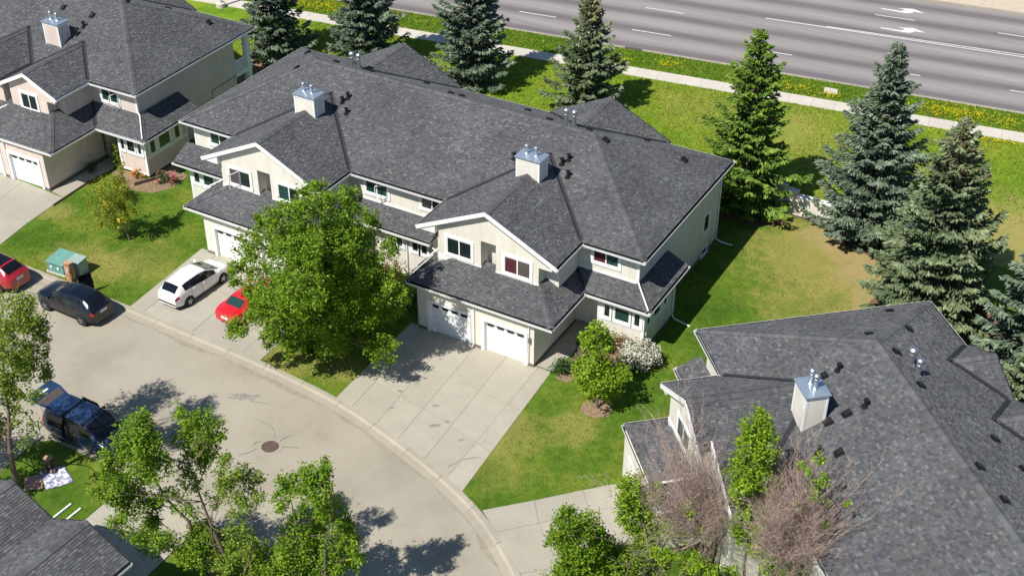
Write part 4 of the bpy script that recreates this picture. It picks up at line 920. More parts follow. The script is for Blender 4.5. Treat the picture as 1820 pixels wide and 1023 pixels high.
def spruce(name, label, base, Hh, Rm, mat, seed, z0=.5, cones=False, bend=(0,0), group='spruces along the grass by the big road', thin=1.):
    g = np.random.default_rng(seed); t = thing(name, label, 'spruce', (*base, 0), 0, group)
    mb = MB(); mb.tube([(0,0,-.1),(bend[0]*.3,bend[1]*.3,Hh*.5),(bend[0],bend[1],Hh*.985)], [.24*Rm/3,.13*Rm/3,.02], 8); mb.build('trunk', 'bark', t, smooth=True)
    C, D, S, T, Wd = [], [], [], [], []; br = MB()
    z = z0; prof = lambda h: (1-h)**.82*(.55+.45*min(1, h/.12))
    while z < Hh*.985:
        h = z/Hh; R0 = Rm*prof(h)+.10; nb = max(5, int(6.2*R0**.4*thin)); ph = g.random()*6.28
        for k in range(nb):
            a = ph+2*math.pi*(k+g.uniform(-.3,.3))/nb; L = R0*(g.uniform(.55, 1.22) if g.random() > .12 else g.uniform(.25,.5))*(1+.16*math.sin(a*2+seed)+.12*math.sin(z*1.7+a+seed)); sl = -.28+h*.75+g.uniform(-.12,.12); zz = z+g.uniform(-.17,.17)
            ax = np.array([math.cos(a), math.sin(a)]); n = max(5, int(L/.095)); o = np.array([bend[0], bend[1]])*h*h
            u = np.sqrt(g.random(n*3))*.97+.03; u = u[u > .16]
            side = g.uniform(-1, 1, len(u)); wdt = .26*L*(1.08-u)**.75+.09
            px = ax[0]*u*L-ax[1]*side*wdt; py = ax[1]*u*L+ax[0]*side*wdt
            pz = zz+sl*u*L-.13*L*u*(1-u)*1.5+.17*L*u**3-np.abs(side)*wdt*.35-np.abs(g.normal(size=len(u)))*.07
            C.append(np.c_[px+o[0], py+o[1], pz])
            fa = side*.9+g.normal(size=len(u))*.3; dx = ax[0]*np.cos(fa)-ax[1]*np.sin(fa); dy = ax[1]*np.cos(fa)+ax[0]*np.sin(fa)
            D.append(np.c_[dx, dy, -.22+sl*.5+g.normal(size=len(u))*.22]); S.append(g.uniform(.26,.46,len(u))*(.75+.25*min(1, L)))
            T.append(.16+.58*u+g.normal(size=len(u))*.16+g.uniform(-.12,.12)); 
            br.tube([(o[0],o[1],zz),(ax[0]*L*.55+o[0],ax[1]*L*.55+o[1],zz+sl*L*.55-.12*L),(ax[0]*L*.95+o[0],ax[1]*L*.95+o[1],zz+sl*L*.95+.08*L)], [.035,.022,.008], 4, cap=False)
        z += max(.18, .40*(1-h*.5)*(.85+.3*g.random()))
    C, D, S, T = np.concatenate(C), np.concatenate(D), np.concatenate(S), np.concatenate(T)
    D /= np.linalg.norm(D, axis=1)[:,None]; sd = np.cross(D, np.array([0,0,1.])); sd /= np.linalg.norm(sd, axis=1)[:,None]+1e-9
    up = np.cross(sd, D); s = S[:,None]; w = s*.19
    roll = g.uniform(-.7,.7,len(C))[:,None]; s1 = sd*np.cos(roll)+up*np.sin(roll); s2 = -sd*np.sin(roll)+up*np.cos(roll)
    a = C-D*s*.35; c = C+D*s*.65; q1 = np.stack([a-s1*w*.5, C+D*s*.1-s1*w, c, C+D*s*.1+s1*w], 1); q2 = np.stack([a, C+D*s*.1-s2*w*.8, c, C+D*s*.1+s2*w*.8], 1)
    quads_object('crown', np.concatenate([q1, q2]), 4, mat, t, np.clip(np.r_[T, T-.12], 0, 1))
    br.build('branches', 'bark', t)
    if cones:
        cm = MB(); ii = np.where(C[:,2] > Hh*.78)[0]; g.shuffle(ii)
        for i in ii[:600]:
            p = C[i]; cm.tube([p, p-np.array([0,0,.09]), p-np.array([0,0,.2])], [.03,.065,.02], 5)
        kind(cm.build('cones', 'cone', t), 'stuff')
    return t
SPR = 'spruces along the grass by the big road'
spruce('spruce_tree', 'blue spruce beside the rear balcony of the rose beige townhouse', (-37.9,25.2), 12.5, 3.1, 'blue', 11, 1.2)
spruce('spruce_tree', 'broad blue spruce behind the left rear gable of the cream townhouse', (-30.3,27.4), 12.5, 3.4, 'blue', 12, .8)
spruce('spruce_tree', 'blue spruce between the two rear gables of the cream townhouse', (-21.3,28.6), 12.3, 3.2, 'blue', 13, .8)
spruce('spruce_tree', 'blue spruce with a rusty cone-laden tip behind the right rear gable', (-11.8,29.6), 9.4, 3.0, 'bluegreen', 14, .5, cones=True)
spruce('spruce_tree', 'bright green spruce at the right end of the cream townhouse', (3.7,22.0), 12.9, 3.75, 'green', 15, .8, group=SPR)
spruce('spruce_tree', 'tall dark blue spruce beside the end of the pale garden wall', (12.0,22.6), 13.6, 4.1, 'blue', 16, .6)
spruce('spruce_tree', 'large spruce with a brown cone-covered top, in front of the tall dark blue one', (17.7,16.0), 13.1, 4.7, 'bluegreen', 17, .6, cones=True)
spruce('spruce_tree', 'blue spruce at the right edge beyond the shingled roof', (23.9,11.6), 10.4, 3.9, 'blue', 18, .6)
spruce('spruce_tree', 'low spruce tucked behind the wooden fence at the right edge', (24.8,7.0), 6.6, 3.0, 'bluegreen', 19, .4)
TREES = {"D1": {"base": [-11.4, -4.6], "blobs": [[2.0, -1.72, 11.09, 1.03], [-0.06, -1.85, 9.51, 1.12], [0.58, 2.41, 7.67, 1.18], [-2.74, -0.99, 6.57, 1.17], [1.4, -2.0, 8.49, 1.41], [2.87, 1.16, 7.55, 1.21], [-2.99, -1.84, 4.3, 0.75], [-0.26, -2.5, 5.16, 1.39], [-0.08, 1.57, 2.95, 1.6], [4.48, -0.12, 6.48, 1.02], [3.88, 1.45, 3.45, 0.87], [-0.67, -0.26, 1.2, 1.02], [1.98, 0.64, 1.91, 1.08], [-2.81, -1.0, 1.99, 0.83], [1.6, 2.55, 0.56, 0.65], [-0.53, 2.84, 5.14, 1.41], [-0.6, -1.83, 6.66, 1.21], [1.67, 1.97, 4.09, 1.2], [-0.29, 1.19, 9.83, 0.61], [2.71, 0.11, 10.86, 0.58], [5.47, -0.34, 8.53, 0.52], [-5.84, -0.05, 2.51, 0.39], [1.65, -0.45, 1.48, 0.63], [0.36, -1.08, 10.43, 0.59], [-1.21, 2.01, 0.68, 1.12], [-3.85, -1.6, 5.44, 0.56], [-0.84, -0.67, 0.44, 0.51], [-3.45, -0.07, 7.31, 0.43], [5.78, 0.04, 5.92, 0.42], [2.09, 2.61, 8.13, 0.55], [-1.75, -1.86, 1.15, 0.38], [3.2, -4.32, 10.19, 0.9784999999999999], [1.7799999999999998, -0.18999999999999995, 6.77, 1.121], [2.5999999999999996, -4.6, 7.59, 1.3395], [-1.7900000000000003, -4.44, 3.4, 0.7124999999999999], [5.08, -1.1500000000000001, 2.5500000000000003, 0.8265], [0.6, -4.43, 5.76, 1.1495], [0.9099999999999999, -1.4100000000000001, 8.93, 0.5795], [1.84, -1.95, 4.08, 1.31], [2.85, -1.37, 5.57, 1.31], [1.12, -2.36, 5.01, 1.31], [2.15, -1.77, 2.76, 0.98], [0.44, -2.74, 3.13, 0.98], [3.34, -1.09, 7.2, 1.31], [1.77, -1.99, 6.83, 1.44], [-0.71, -3.39, 2.74, 0.52], [3.7, -0.89, 4.28, 0.92], [4.82, -0.26, 5.77, 0.92], [-0.46, -3.25, 5.0, 0.98], [2.93, -1.33, 8.96, 1.18], [1.18, -2.32, 9.29, 1.11]]},
"D2": {"base": [-28.9, -1.4], "blobs": [[0.16, -0.76, 4.27, 0.7], [0.03, 0.35, 3.05, 0.64], [-1.72, -0.08, 2.42, 0.65], [-1.02, -1.18, 2.29, 0.5, 0.7], [-0.75, -0.16, 1.7, 0.61], [0.43, -0.18, 2.41, 0.5], [-0.24, 0.36, 4.28, 0.49], [0.2, 0.57, 3.32, 0.36], [-1.32, -1.33, 1.65, 0.36, 0.5], [-0.6, 0.34, 0.76, 0.36, 0.5]], "tags": [[-0.53, -0.99, 3.12], [0.05, -0.66, 1.84]]},
"D3": {"base": [4.65, -1.3], "blobs": [[-0.27, 0.17, 4.46, 0.59], [-0.72, -0.03, 4.24, 0.38], [0.01, 0.67, 3.8, 0.48], [-0.14, -0.23, 3.29, 0.77], [-0.95, -0.0, 2.14, 0.54], [0.37, 0.99, 2.21, 0.57], [0.26, -0.68, 2.32, 0.77], [-0.93, 0.2, 0.85, 0.46], [0.68, 0.16, 1.52, 0.54], [-0.2, -0.16, 5.25, 0.29], [1.19, -0.06, 2.57, 0.36]]},
"D4": {"base": [-17.6, -21.5], "blobs": [[1.45, 1.74, 10.65, 0.62], [2.35, 0.38, 10.98, 0.66], [1.15, 2.36, 9.08, 0.58], [2.23, 0.23, 9.44, 0.77], [2.1, 1.47, 8.37, 0.47, 0.8], [1.65, 0.48, 7.74, 0.68], [1.9, 1.59, 7.31, 0.43, 0.8], [1.8, -0.37, 7.12, 0.52, 0.8], [2.81, 0.12, 6.92, 0.34, 0.7], [-0.69, 0.75, 3.35, 0.44, 0.45], [0.37, 1.37, 2.97, 0.42, 0.35], [0.59, 0.64, 4.68, 0.43, 0.6], [-1.25, 1.23, 8.19, 1.07], [1.12, -0.72, 7.76, 0.93], [1.56, 2.5, 8.42, 0.27, 0.7], [1.93, -0.43, 4.12, 0.27, 0.3], [-1.26, 1.42, 10.04, 0.95], [-1.15, -0.08, 3.95, 0.71, 1.2], [-1.65, -0.44, 4.99, 0.98, 1.2], [-2.28, 0.87, 1.79, 0.45], [-3.21, -0.5, 2.83, 0.95, 1.2], [-1.77, 0.33, 5.86, 0.81], [-0.83, -2.52, 4.15, 0.8]]},
"D5": {"base": [-4.27, -21.49], "blobs": [[-1.78, -1.49, 10.34, 0.46], [-1.42, -2.33, 10.21, 0.62], [-1.12, -1.76, 9.61, 0.58], [-2.55, -2.5, 8.6, 0.59], [-3.62, -0.74, 6.07, 0.69], [-0.91, -1.89, 8.55, 0.47], [-3.15, -2.53, 6.75, 0.48], [-2.98, -1.72, 5.56, 0.64], [-3.22, -0.54, 4.01, 0.56], [-4.89, -1.06, 2.69, 0.46, 0.7], [-3.38, -1.15, 2.98, 0.56], [-1.4, -1.85, 4.0, 0.47, 0.8], [-1.71, -0.8, 5.58, 0.39, 0.7], [-0.93, 0.23, 9.64, 0.43], [1.21, -0.96, 11.52, 0.34], [-0.87, 0.17, 8.62, 0.6], [0.8, -0.03, 10.05, 0.37], [-0.58, -0.0, 7.59, 0.53], [-0.16, 0.53, 8.01, 0.36], [-1.15, -0.03, 6.04, 0.39, 0.5], [-0.85, -0.4, 4.8, 0.4, 0.4], [-0.66, -0.17, 3.25, 0.55], [-0.55, -1.42, 3.26, 0.54], [-0.08, -0.06, 2.17, 0.51], [1.65, -0.44, 10.43, 0.18], [-3.58, -2.1, 7.08, 0.24]]},
"D6": {"base": [-3.6, -22.0], "blobs": [[0.76, 0.53, 7.98, 0.43], [0.92, 1.28, 6.94, 0.43], [0.75, 0.13, 7.27, 0.4], [1.89, -0.25, 7.17, 0.47, 0.8], [1.57, 0.97, 6.52, 0.26, 0.6], [1.18, -0.14, 5.01, 0.43], [0.78, 1.11, 2.66, 0.55], [0.35, -0.11, 2.75, 0.4], [1.21, 0.35, 2.28, 0.5], [-0.62, 0.78, 5.36, 0.3, 0.5]]},
"D7": {"base": [0.2, -20.9], "blobs": [[1.28, 0.38, 9.33, 0.25], [0.72, -0.08, 8.88, 0.46], [0.01, -0.48, 8.51, 0.32], [-0.58, -0.39, 7.26, 0.33, 0.8], [1.38, -0.53, 8.47, 0.5], [1.13, 0.79, 6.38, 0.48], [-0.6, 1.02, 4.73, 0.64], [1.29, 0.93, 5.24, 0.53], [-0.89, 0.28, 3.86, 0.64], [-0.34, 1.25, 2.93, 0.75], [1.12, 1.74, 3.77, 0.35], [0.78, 1.23, 2.65, 0.65], [-1.72, 0.03, 2.6, 0.6], [-0.69, 0.64, 2.05, 0.75], [1.17, -0.13, 9.29, 0.32], [2.04, 1.1, 3.95, 0.22]]},
"D9": {"base": [16.4, -10.08], "blobs": [[-0.24, -0.39, 10.31, 0.42], [0.1, -0.33, 9.55, 0.42], [-0.63, -0.24, 8.79, 0.28, 0.7], [-0.28, -0.45, 7.84, 0.57], [0.34, 0.38, 7.14, 0.48], [-0.11, 0.07, 5.86, 0.61], [0.69, -0.24, 5.51, 0.53], [-0.25, -0.24, 4.7, 0.44], [0.36, 0.03, 3.67, 0.4], [-0.34, 0.14, 10.43, 0.23, 0.6], [-0.51, -0.95, 7.34, 0.29, 0.7]]},
"D10": {"base": [11.3, -9.7], "blobs": [[-0.42, -0.77, 4.35, 0.51], [0.08, 0.07, 3.69, 0.47], [-0.6, -0.49, 2.8, 0.57], [0.2, 0.38, 2.09, 0.58], [1.04, 0.32, 2.0, 0.42], [0.09, -0.44, 1.64, 0.58], [0.4, 0.92, -0.14, 0.49], [-0.8, -0.87, 3.55, 0.31]]},
"D11": {"base": [10.7, -12.6], "blobs": [[-1.24, -1.51, 4.83, 0.49], [-0.7, -0.9, 4.22, 0.47], [-1.82, -1.4, 3.4, 0.4], [-0.94, -1.17, 3.11, 0.68], [-0.32, -0.1, 2.84, 0.46], [-0.18, 0.9, 1.11, 0.6], [-0.93, -1.39, 2.07, 0.63], [-0.28, -0.36, 1.21, 0.72], [0.63, 0.74, 0.94, 0.67], [1.1, 1.51, 1.23, 0.47], [1.53, 2.01, -0.01, 0.58], [-1.13, -1.46, 0.76, 0.77], [0.56, 0.4, -0.08, 0.78]]},
"D12": {"base": [16.2, -11.4], "blobs": [[-1.68, -0.43, 2.77, 0.5], [-0.79, -1.07, 3.3, 0.49], [1.69, 1.08, 2.81, 0.59], [2.43, 0.93, 3.52, 0.49], [3.18, 2.17, 2.31, 0.45], [-0.13, 0.53, 2.0, 0.35], [-2.64, -1.45, 3.55, 0.39]]},
"X1": {"base": [14.5, -9.7], "blobs": [[-0.68, -1.29, 4.98, 0.3], [-0.06, -0.84, 3.52, 0.33], [0.58, 0.17, 2.42, 0.26], [-1.35, -0.13, 2.07, 0.36], [0.17, -0.39, 4.81, 0.2]]},
"X2": {"base": [18.6, -11.21], "blobs": [[0.33, 0.5, 10.05, 0.25], [0.69, 0.22, 9.36, 0.3], [0.62, -0.08, 8.58, 0.27], [0.96, 0.92, 7.5, 0.19], [1.75, 0.64, 8.12, 0.14], [0.23, -0.1, 9.72, 0.18], [0.32, 0.67, 8.51, 0.23], [-0.0, -0.01, 7.66, 0.23], [-0.15, 0.44, 9.42, 0.21], [-0.07, -0.01, 6.33, 0.28], [1.24, 0.08, 7.23, 0.23]]}}
def T(k): return TREES[k]['base'], TREES[k]['blobs']
b, bl = T('D1'); leafy_tree('ash_tree', 'big round bright green tree hiding the red car, in front of the cream townhouse', b, bl, 'leaf', .175, 1250, .16, split=.28, grow=1.12, clump=.23)
b, bl = T('D2'); leafy_tree('young_tree', 'thin yellowish young tree with two yellow tags on the lawn behind the green cabinets', b, bl, 'leaf_yellow', .15, 1300, .07, split=.35, grow=1.45)
b, bl = T('D3'); leafy_tree('young_tree', 'small dense lime tree in a round soil patch beside the wide driveway', b, bl, 'leaf_lime', .19, 1150, .09, split=.2)
b, bl = T('D4'); leafy_tree('ash_tree', 'leaning open-crowned tree at the left edge over the picnic blankets', b, bl, 'leaf_olive', .15, 2000, .17, split=.3, grow=1.3)
b, bl = T('D5'); leafy_tree('ash_tree', 'tall forked tree in front of the blue van, nearest the lower left roof', b, bl, 'leaf', .15, 2300, .12, stems=2, split=.35, grow=1.35)
b, bl = T('D6'); leafy_tree('ash_tree', 'slim sparse tree between two fuller trees at the bottom edge', b, bl, 'leaf_olive', .145, 2200, .08, stems=2, split=.3, grow=1.4)
b, bl = T('D7'); leafy_tree('ash_tree', 'full green tree at the bottom edge casting its shade on the cul-de-sac', b, bl, 'leaf', .155, 2700, .10, stems=2, split=.3, grow=1.4)
b, bl = T('D9'); leafy_tree('young_tree', 'narrow lime green tree between two bare bushes by the right-hand roof', b, bl, 'leaf_lime', .16, 4200, .09, split=.2, grow=1.6)
b, bl = T('D10'); leafy_tree('shrub', 'lime green shrub at the corner of the right-hand garage', b, bl, 'leaf_lime', .15, 3200, .06, 'shrub', split=.15, grow=1.3)
b, bl = T('D11'); leafy_tree('shrub', 'wide green shrub mass at the bottom edge beside the right-hand driveway', b, bl, 'leaf', .15, 3400, .07, 'shrub', stems=3, split=.15, grow=1.3)
b, bl = T('D12'); leafy_tree('shrub', 'low green shrub under the bare bushes at the bottom edge', b, bl, 'leaf_lime', .17, 1400, .05, 'shrub', stems=2, split=.15)
mb = MB()
o2 = bpy.data.objects
tr = [o for o in o2 if o.name.startswith('young_tree') and 'yellowish' in o.get('label', '')][0]
for p in TREES['D2']['tags']:
    mb = MB(); mb.box(p[0]-.11,p[0]+.11,p[1]-.03,p[1]+.03,p[2]-.13,p[2]+.13); mb.build('yellow_tag', 'yellowtag', tr)
def bare_bush(label, base, h0, Rr, n, seed, green=None, tilt=(0,0), blocked=None):
    # stems rise to h0 and fan out there into long bare shoots
    g = np.random.default_rng(seed); t = thing('bare_bush', label, 'bush', (*base, 0), 0, 'bare bushes by the right-hand roof'); mb = MB(); sb = MB()
    B = np.array([*base, 0.]); ok = lambda q: blocked is None or not blocked(q+B)
    for k in range(7):
        a = k*.9; f = np.array([math.cos(a)*.3, math.sin(a)*.3, h0*g.uniform(.85,1.05)]); limb(sb, (math.cos(a)*.12, math.sin(a)*.12, -.1), f, .06, .035, .05, 5, 6)
    sb.build('stem', 'bark', t)
    for k in range(n):
        a = g.random()*6.283; el = R(g.uniform(18, 80)) if g.random() < .85 else R(g.uniform(-35,15)); L = Rr*g.uniform(.35, 1.1)*(1+.25*math.sin(3*a+seed))
        d = np.array([math.cos(a)*math.cos(el)+tilt[0], math.sin(a)*math.cos(el)+tilt[1], math.sin(el)*.75]); s0 = np.array([g.normal()*.32, g.normal()*.32, h0+g.normal()*.3]); e = s0+d*L*.85+np.array([0,0,.30*L if el > .2 else -.1])
        m1 = s0+d*L*.33+g.normal(size=3)*.06; m2 = s0+d*L*.62+np.array([0,0,.10*L])+g.normal(size=3)*.06
        if not (ok(m1) and ok(m2) and ok(e)): continue
        mb.tube([s0, m1, m2, e], [.014,.010,.007,.004], 3, cap=False)
        for _ in range(11):
            u = g.uniform(.1, .95); q = m1+(e-m1)*u; d2 = g.normal(size=3)*.36+d*.45+np.array([0,0,.42]); f = q+d2*g.uniform(.25, .8)
            if not ok(f): continue
            mb.tube([q, (q+f)/2+g.normal(size=3)*.03, f], [.007,.005,.003], 3, cap=False)
            for _ in range(2):
                q2 = q+(f-q)*g.uniform(.3,.9); f2 = q2+(d2+g.normal(size=3)*.35)*g.uniform(.2,.5)
                if ok(f2): mb.tube([q2, f2], [.005,.0025], 3, cap=False)
    mb.build('twigs', 'twig', t)
    if green:
        P = np.concatenate([blob_points(b_[:3], b_[3], int(900*b_[3]**1.8), .2)[0] for b_ in green]); P = np.array([q for q in P if ok(q)]); leaves('foliage', P, .16, 'leaf_lime', t)
    return t
def in_house_b(q):
    dx, dy = q[0]-10.49, q[1]+8.22; x = .6614*dx-.75*dy; y = .75*dx+.6614*dy
    if y > 4.55 and q[2] < ZE+SL*(y-4.69)+.12 and x > 3: return True
    if y > 1.6 and -3.3 < x < 5.1 and q[2] < ZE+SL*(3.28-abs(x))+.12 and (x < 2.05 or y > 2.3): return True
    return -3.7 < x < 2.4 and 0 < y < 2.5 and q[2] < 4.5
bare_bush('fan of bare pinkish twigs rising in front of the right-hand gable window', TREES['X1']['base'], 3.2, 5.6, 460, 31, TREES['X1']['blobs'], (-.22,.16), in_house_b)
bare_bush('bare pinkish bush with a few green sprigs against the wide shingled roof', TREES['X2']['base'], 5.3, 4.1, 480, 32, TREES['X2']['blobs'], (.12,.12), in_house_b)

def shrub(name, label, base, rx, ry, h, n, mat, size, cat='shrub', group=None, flowers=None, stems='leaf_dark'):
    t = thing(name, label, cat, (*base, 0), 0, group); nb = max(6, int(n/70)); P = []
    for k in range(nb):
        a = rng.random()*6.283; r = math.sqrt(rng.random()); zc = h*(.25+.62*rng.random()*(1-r*r*.65)); c = np.array([rx*r*math.cos(a)*.9, ry*r*math.sin(a)*.9, zc])
        P.append(c+rng.normal(size=(int(n/nb), 3))*np.array([.16*rx+.05, .16*ry+.05, .13*h+.03]))
    P = np.concatenate(P); P[:,2] = np.abs(P[:,2])+.02
    leaves('foliage', P, size, mat, t)
    mb = MB()
    for k in range(9): limb(mb, (0,0,0), (rng.normal()*rx*.4, rng.normal()*ry*.4, h*.6), .02, .006, .1, 4, 4)
    mb.build('stem', 'bark', t)
    if flowers:
        fm, nf, fs = flowers; c = P.copy(); m = np.array([0,0,h*.3]); d = c-m; d /= np.array([rx, ry, h*.75]); w = np.linalg.norm(d, axis=1); idx = np.argsort(-w-.4*rng.random(len(w)))[:nf]
        q = P[idx]; kc = len(q); pts = np.repeat(q, 6, 0)+rng.normal(size=(kc*6, 3))*fs*.45+np.array([0,0,.05])
        leaves('blossom', pts, fs, fm, t, .1)
    return t
shrub('flower_bush', 'big bush covered in white blossom at the corner of the entry bay', (5.15,3.2), .98, .78, 1.5, 1700, 'leaf_dark', .13, flowers=('petal_white', 760, .12), group='shrubs in the entry bed')
shrub('shrub', 'reddish brown bush under the entry windows', (3.75,3.7), .62, .45, 1.35, 700, 'leaf_red', .13, group='shrubs in the entry bed')
shrub('shrub', 'loose green shrub left of the reddish bush', (2.95,3.4), .55, .5, 1.2, 620, 'leaf_olive', .13, group='shrubs in the entry bed')
shrub('juniper', 'low spreading green juniper at the end of the walkway', (1.85,.55), .82, .62, .75, 900, 'leaf_dark', .14, group='shrubs in the entry bed')
shrub('flower_bush', 'dull purple flowering plant beside the juniper', (2.05,1.75), .45, .45, .75, 300, 'leaf_dark', .1, flowers=('leaf_purple', 160, .1), group='shrubs in the entry bed')
shrub('shrub', 'tall narrow dark plant by the walkway', (1.55,2.6), .16, .16, 1.35, 220, 'leaf_dark', .12, group='shrubs in the entry bed')
shrub('shrub', 'dark green fern clump between reddish bush and white blossom', (4.2,2.55), .32, .3, .75, 260, 'leaf_dark', .13, group='shrubs in the entry bed')
shrub('shrub', 'pale seedhead grass clump standing under the entry windows', (2.6,4.0), .25, .18, .85, 160, 'petal_white', .09, group='shrubs in the entry bed')
shrub('rose_bush', 'pink flowering rose bush at the corner of the rose beige townhouse', (-31.9,5.3), .62, .5, .95, 520, 'leaf_dark', .12, flowers=('petal_pink', 60, .10))
shrub('shrub', 'tall light green bush beside the front door of the rose beige townhouse', (-36.2,6.0), 1.15, .9, 2.7, 1500, 'leaf_olive', .17)
shrub('flower_bush', 'small orange flowering plant in the timber edged bed', (-34.0,5.0), .5, .4, .6, 240, 'leaf_olive', .1, flowers=('petal_orange', 70, .1))
shrub('shrub', 'dark potted shrub against the rose beige garage wall', (-37.35,3.9), .42, .42, .95, 420, 'leaf_dark', .12)
shrub('shrub', 'reddish shrub under the middle bay windows behind the big tree', (-11.6,3.0), .8, .6, 1.9, 700, 'leaf_red', .15)
shrub('shrub', 'dark green shrub beside the left wall of the right garage', (-9.1,1.6), .9, .8, 1.5, 800, 'leaf_dark', .15)
shrub('shrub', 'dark tangle of shrubs under the eave of the right-hand townhouse', (14.5,-6.6), 1.6, 1.2, 1.3, 900, 'leaf_dark', .16)
mb = MB(); mb.box(-1.15,1.15,-.06,.06,-.05,.24); o = mb.build('timber_edging', 'timber', None, loc=(-32.95,4.95,0)); o.rotation_euler = (0,0,1.1); tag(o, 'dark timber edging beam beside the pink rose bush', 'timber')
mb = MB(); mb.box(-1.8,1.8,-.04,.04,-.05,.12); o = mb.build('timber_edging', 'timber', None, loc=(-36.4,1.0,0)); o.rotation_euler = (0,0,1.63); tag(o, 'thin dark timber edging along the left-hand driveway', 'timber')

# ---- grass blades and wildflowers (nobody could count them)
def inside(P, poly):
    x, y = P[:,0], P[:,1]; c = np.zeros(len(P), bool); n = len(poly); j = n-1
    for i in range(n):
        xi, yi = poly[i]; xj, yj = poly[j]
        m = ((yi > y) != (yj > y)) & (x < (xj-xi)*(y-yi)/(yj-yi+1e-12)+xi); c ^= m; j = i
    return c
def blades(name, P, h, w, mat, shade=0.):
    n = len(P); a = rng.random(n)*6.283; dx = np.c_[np.cos(a), np.sin(a), np.zeros(n)]*w*rng.uniform(.6,1.3,n)[:,None]; hh = h*rng.uniform(.5,1.3,n)
    base = np.c_[P, np.zeros(n)]; tip = base+np.c_[rng.normal(size=n)*h*.45, rng.normal(size=n)*h*.45, hh]
    q = np.stack([base-dx, base+dx, tip], 1); s = np.sin(P[:,0]*.9)*np.cos(P[:,1]*.7+1)
    return kind(quads_object(name, q, 3, mat, None, np.clip(rng.normal(.45+shade, .2, n)+.10*s, 0, 1)), 'stuff')
P = np.c_[rng.uniform(-37,17,120000), rng.uniform(-12.5,23.5,120000)]
ok = inside(P, lawn_poly)
def outrect(x0, x1, y0, y1): return ~((P[:,0] > x0) & (P[:,0] < x1) & (P[:,1] > y0) & (P[:,1] < y1))
for r_ in ((-28.9,4.3,3.9,18),(-8.4,1.8,-12,6),(-24.4,-13.6,-9,6),(-60,-35.4,-9,25),(-37,-33,3,19),(1.0,5.8,-.2,4.4)): ok &= outrect(*r_)
ok &= ~inside(P, [(3.1,-11.3),(8.9,-5.5),(25,-30)]); ok &= np.hypot(P[:,0]-4.65, P[:,1]+1.45) > .8
dr = np.minimum.reduce([np.hypot(P[:,0]-x, P[:,1]-y)/r_ for x, y, r_ in ((11.5,20,5.5),(13.5,18,3.6),(14.6,15.6,2.4))]); ok &= (dr+rng.random(len(P))*.5) > .9
blades('lawn_grass', P[ok], .075, .022, 'blade_lawn')
P = np.c_[rng.uniform(-45,40,170000), rng.uniform(23.7,43,170000)]
P = P[inside(P, [(-60,23.7),(45,23.7)]+[rd(50,-5.1), rd(-60,-5.1)])]
P = P[(np.minimum.reduce([np.hypot(P[:,0]-x, P[:,1]-y)/r_ for x, y, r_ in ((21,27,7),(26,20,6),(2,34,4))])+rng.random(len(P))*.7) > .9][:95000]
blades('meadow_grass', P, .13, .035, 'blade_meadow', .08)
U = np.c_[rng.uniform(-62,45,60000), rng.uniform(-3.5,-.35,60000)]; P = RO+U[:,:1]*RD+U[:,1:]*RN
blades('verge_grass', P, .13, .03, 'blade_lawn', .1)
fl = []
for u0, u1, v0, v1, n in [(a_, b_, c_, d_, int(e_*.55)) for a_, b_, c_, d_, e_ in ((9.5,17.5,-3.3,-.9,900),(17,30,-3.4,-.8,1100),(3.0,4.6,-3.2,-2.2,130),(-1,3,-3.2,-1.8,160),(-10.5,-8,-2.8,-1.2,160),(-13.5,-12.2,-3.0,-2.4,60),(11,19,-6.2,-5.2,420),(-47,-36,-3.3,-.9,900),(-60,30,-3.4,-.5,240),(6,8.5,-6.6,-5.3,60))]:
    cu, cv = (u0+u1)/2, (v0+v1)/2; uu = np.clip(rng.normal(cu, (u1-u0)/4, n), u0, u1); vv = np.clip(rng.normal(cv, (v1-v0)/4, n), v0, v1)
    q = RO+uu[:,None]*RD+vv[:,None]*RN; fl.append(np.c_[q, rng.uniform(.10,.26,n)])
F = np.concatenate(fl); F = np.repeat(F, 3, 0)+rng.normal(size=(len(F)*3,3))*.04
kind(leaves('yellow_wildflowers', F, .10, 'petal_yellow', None, .1), 'stuff')

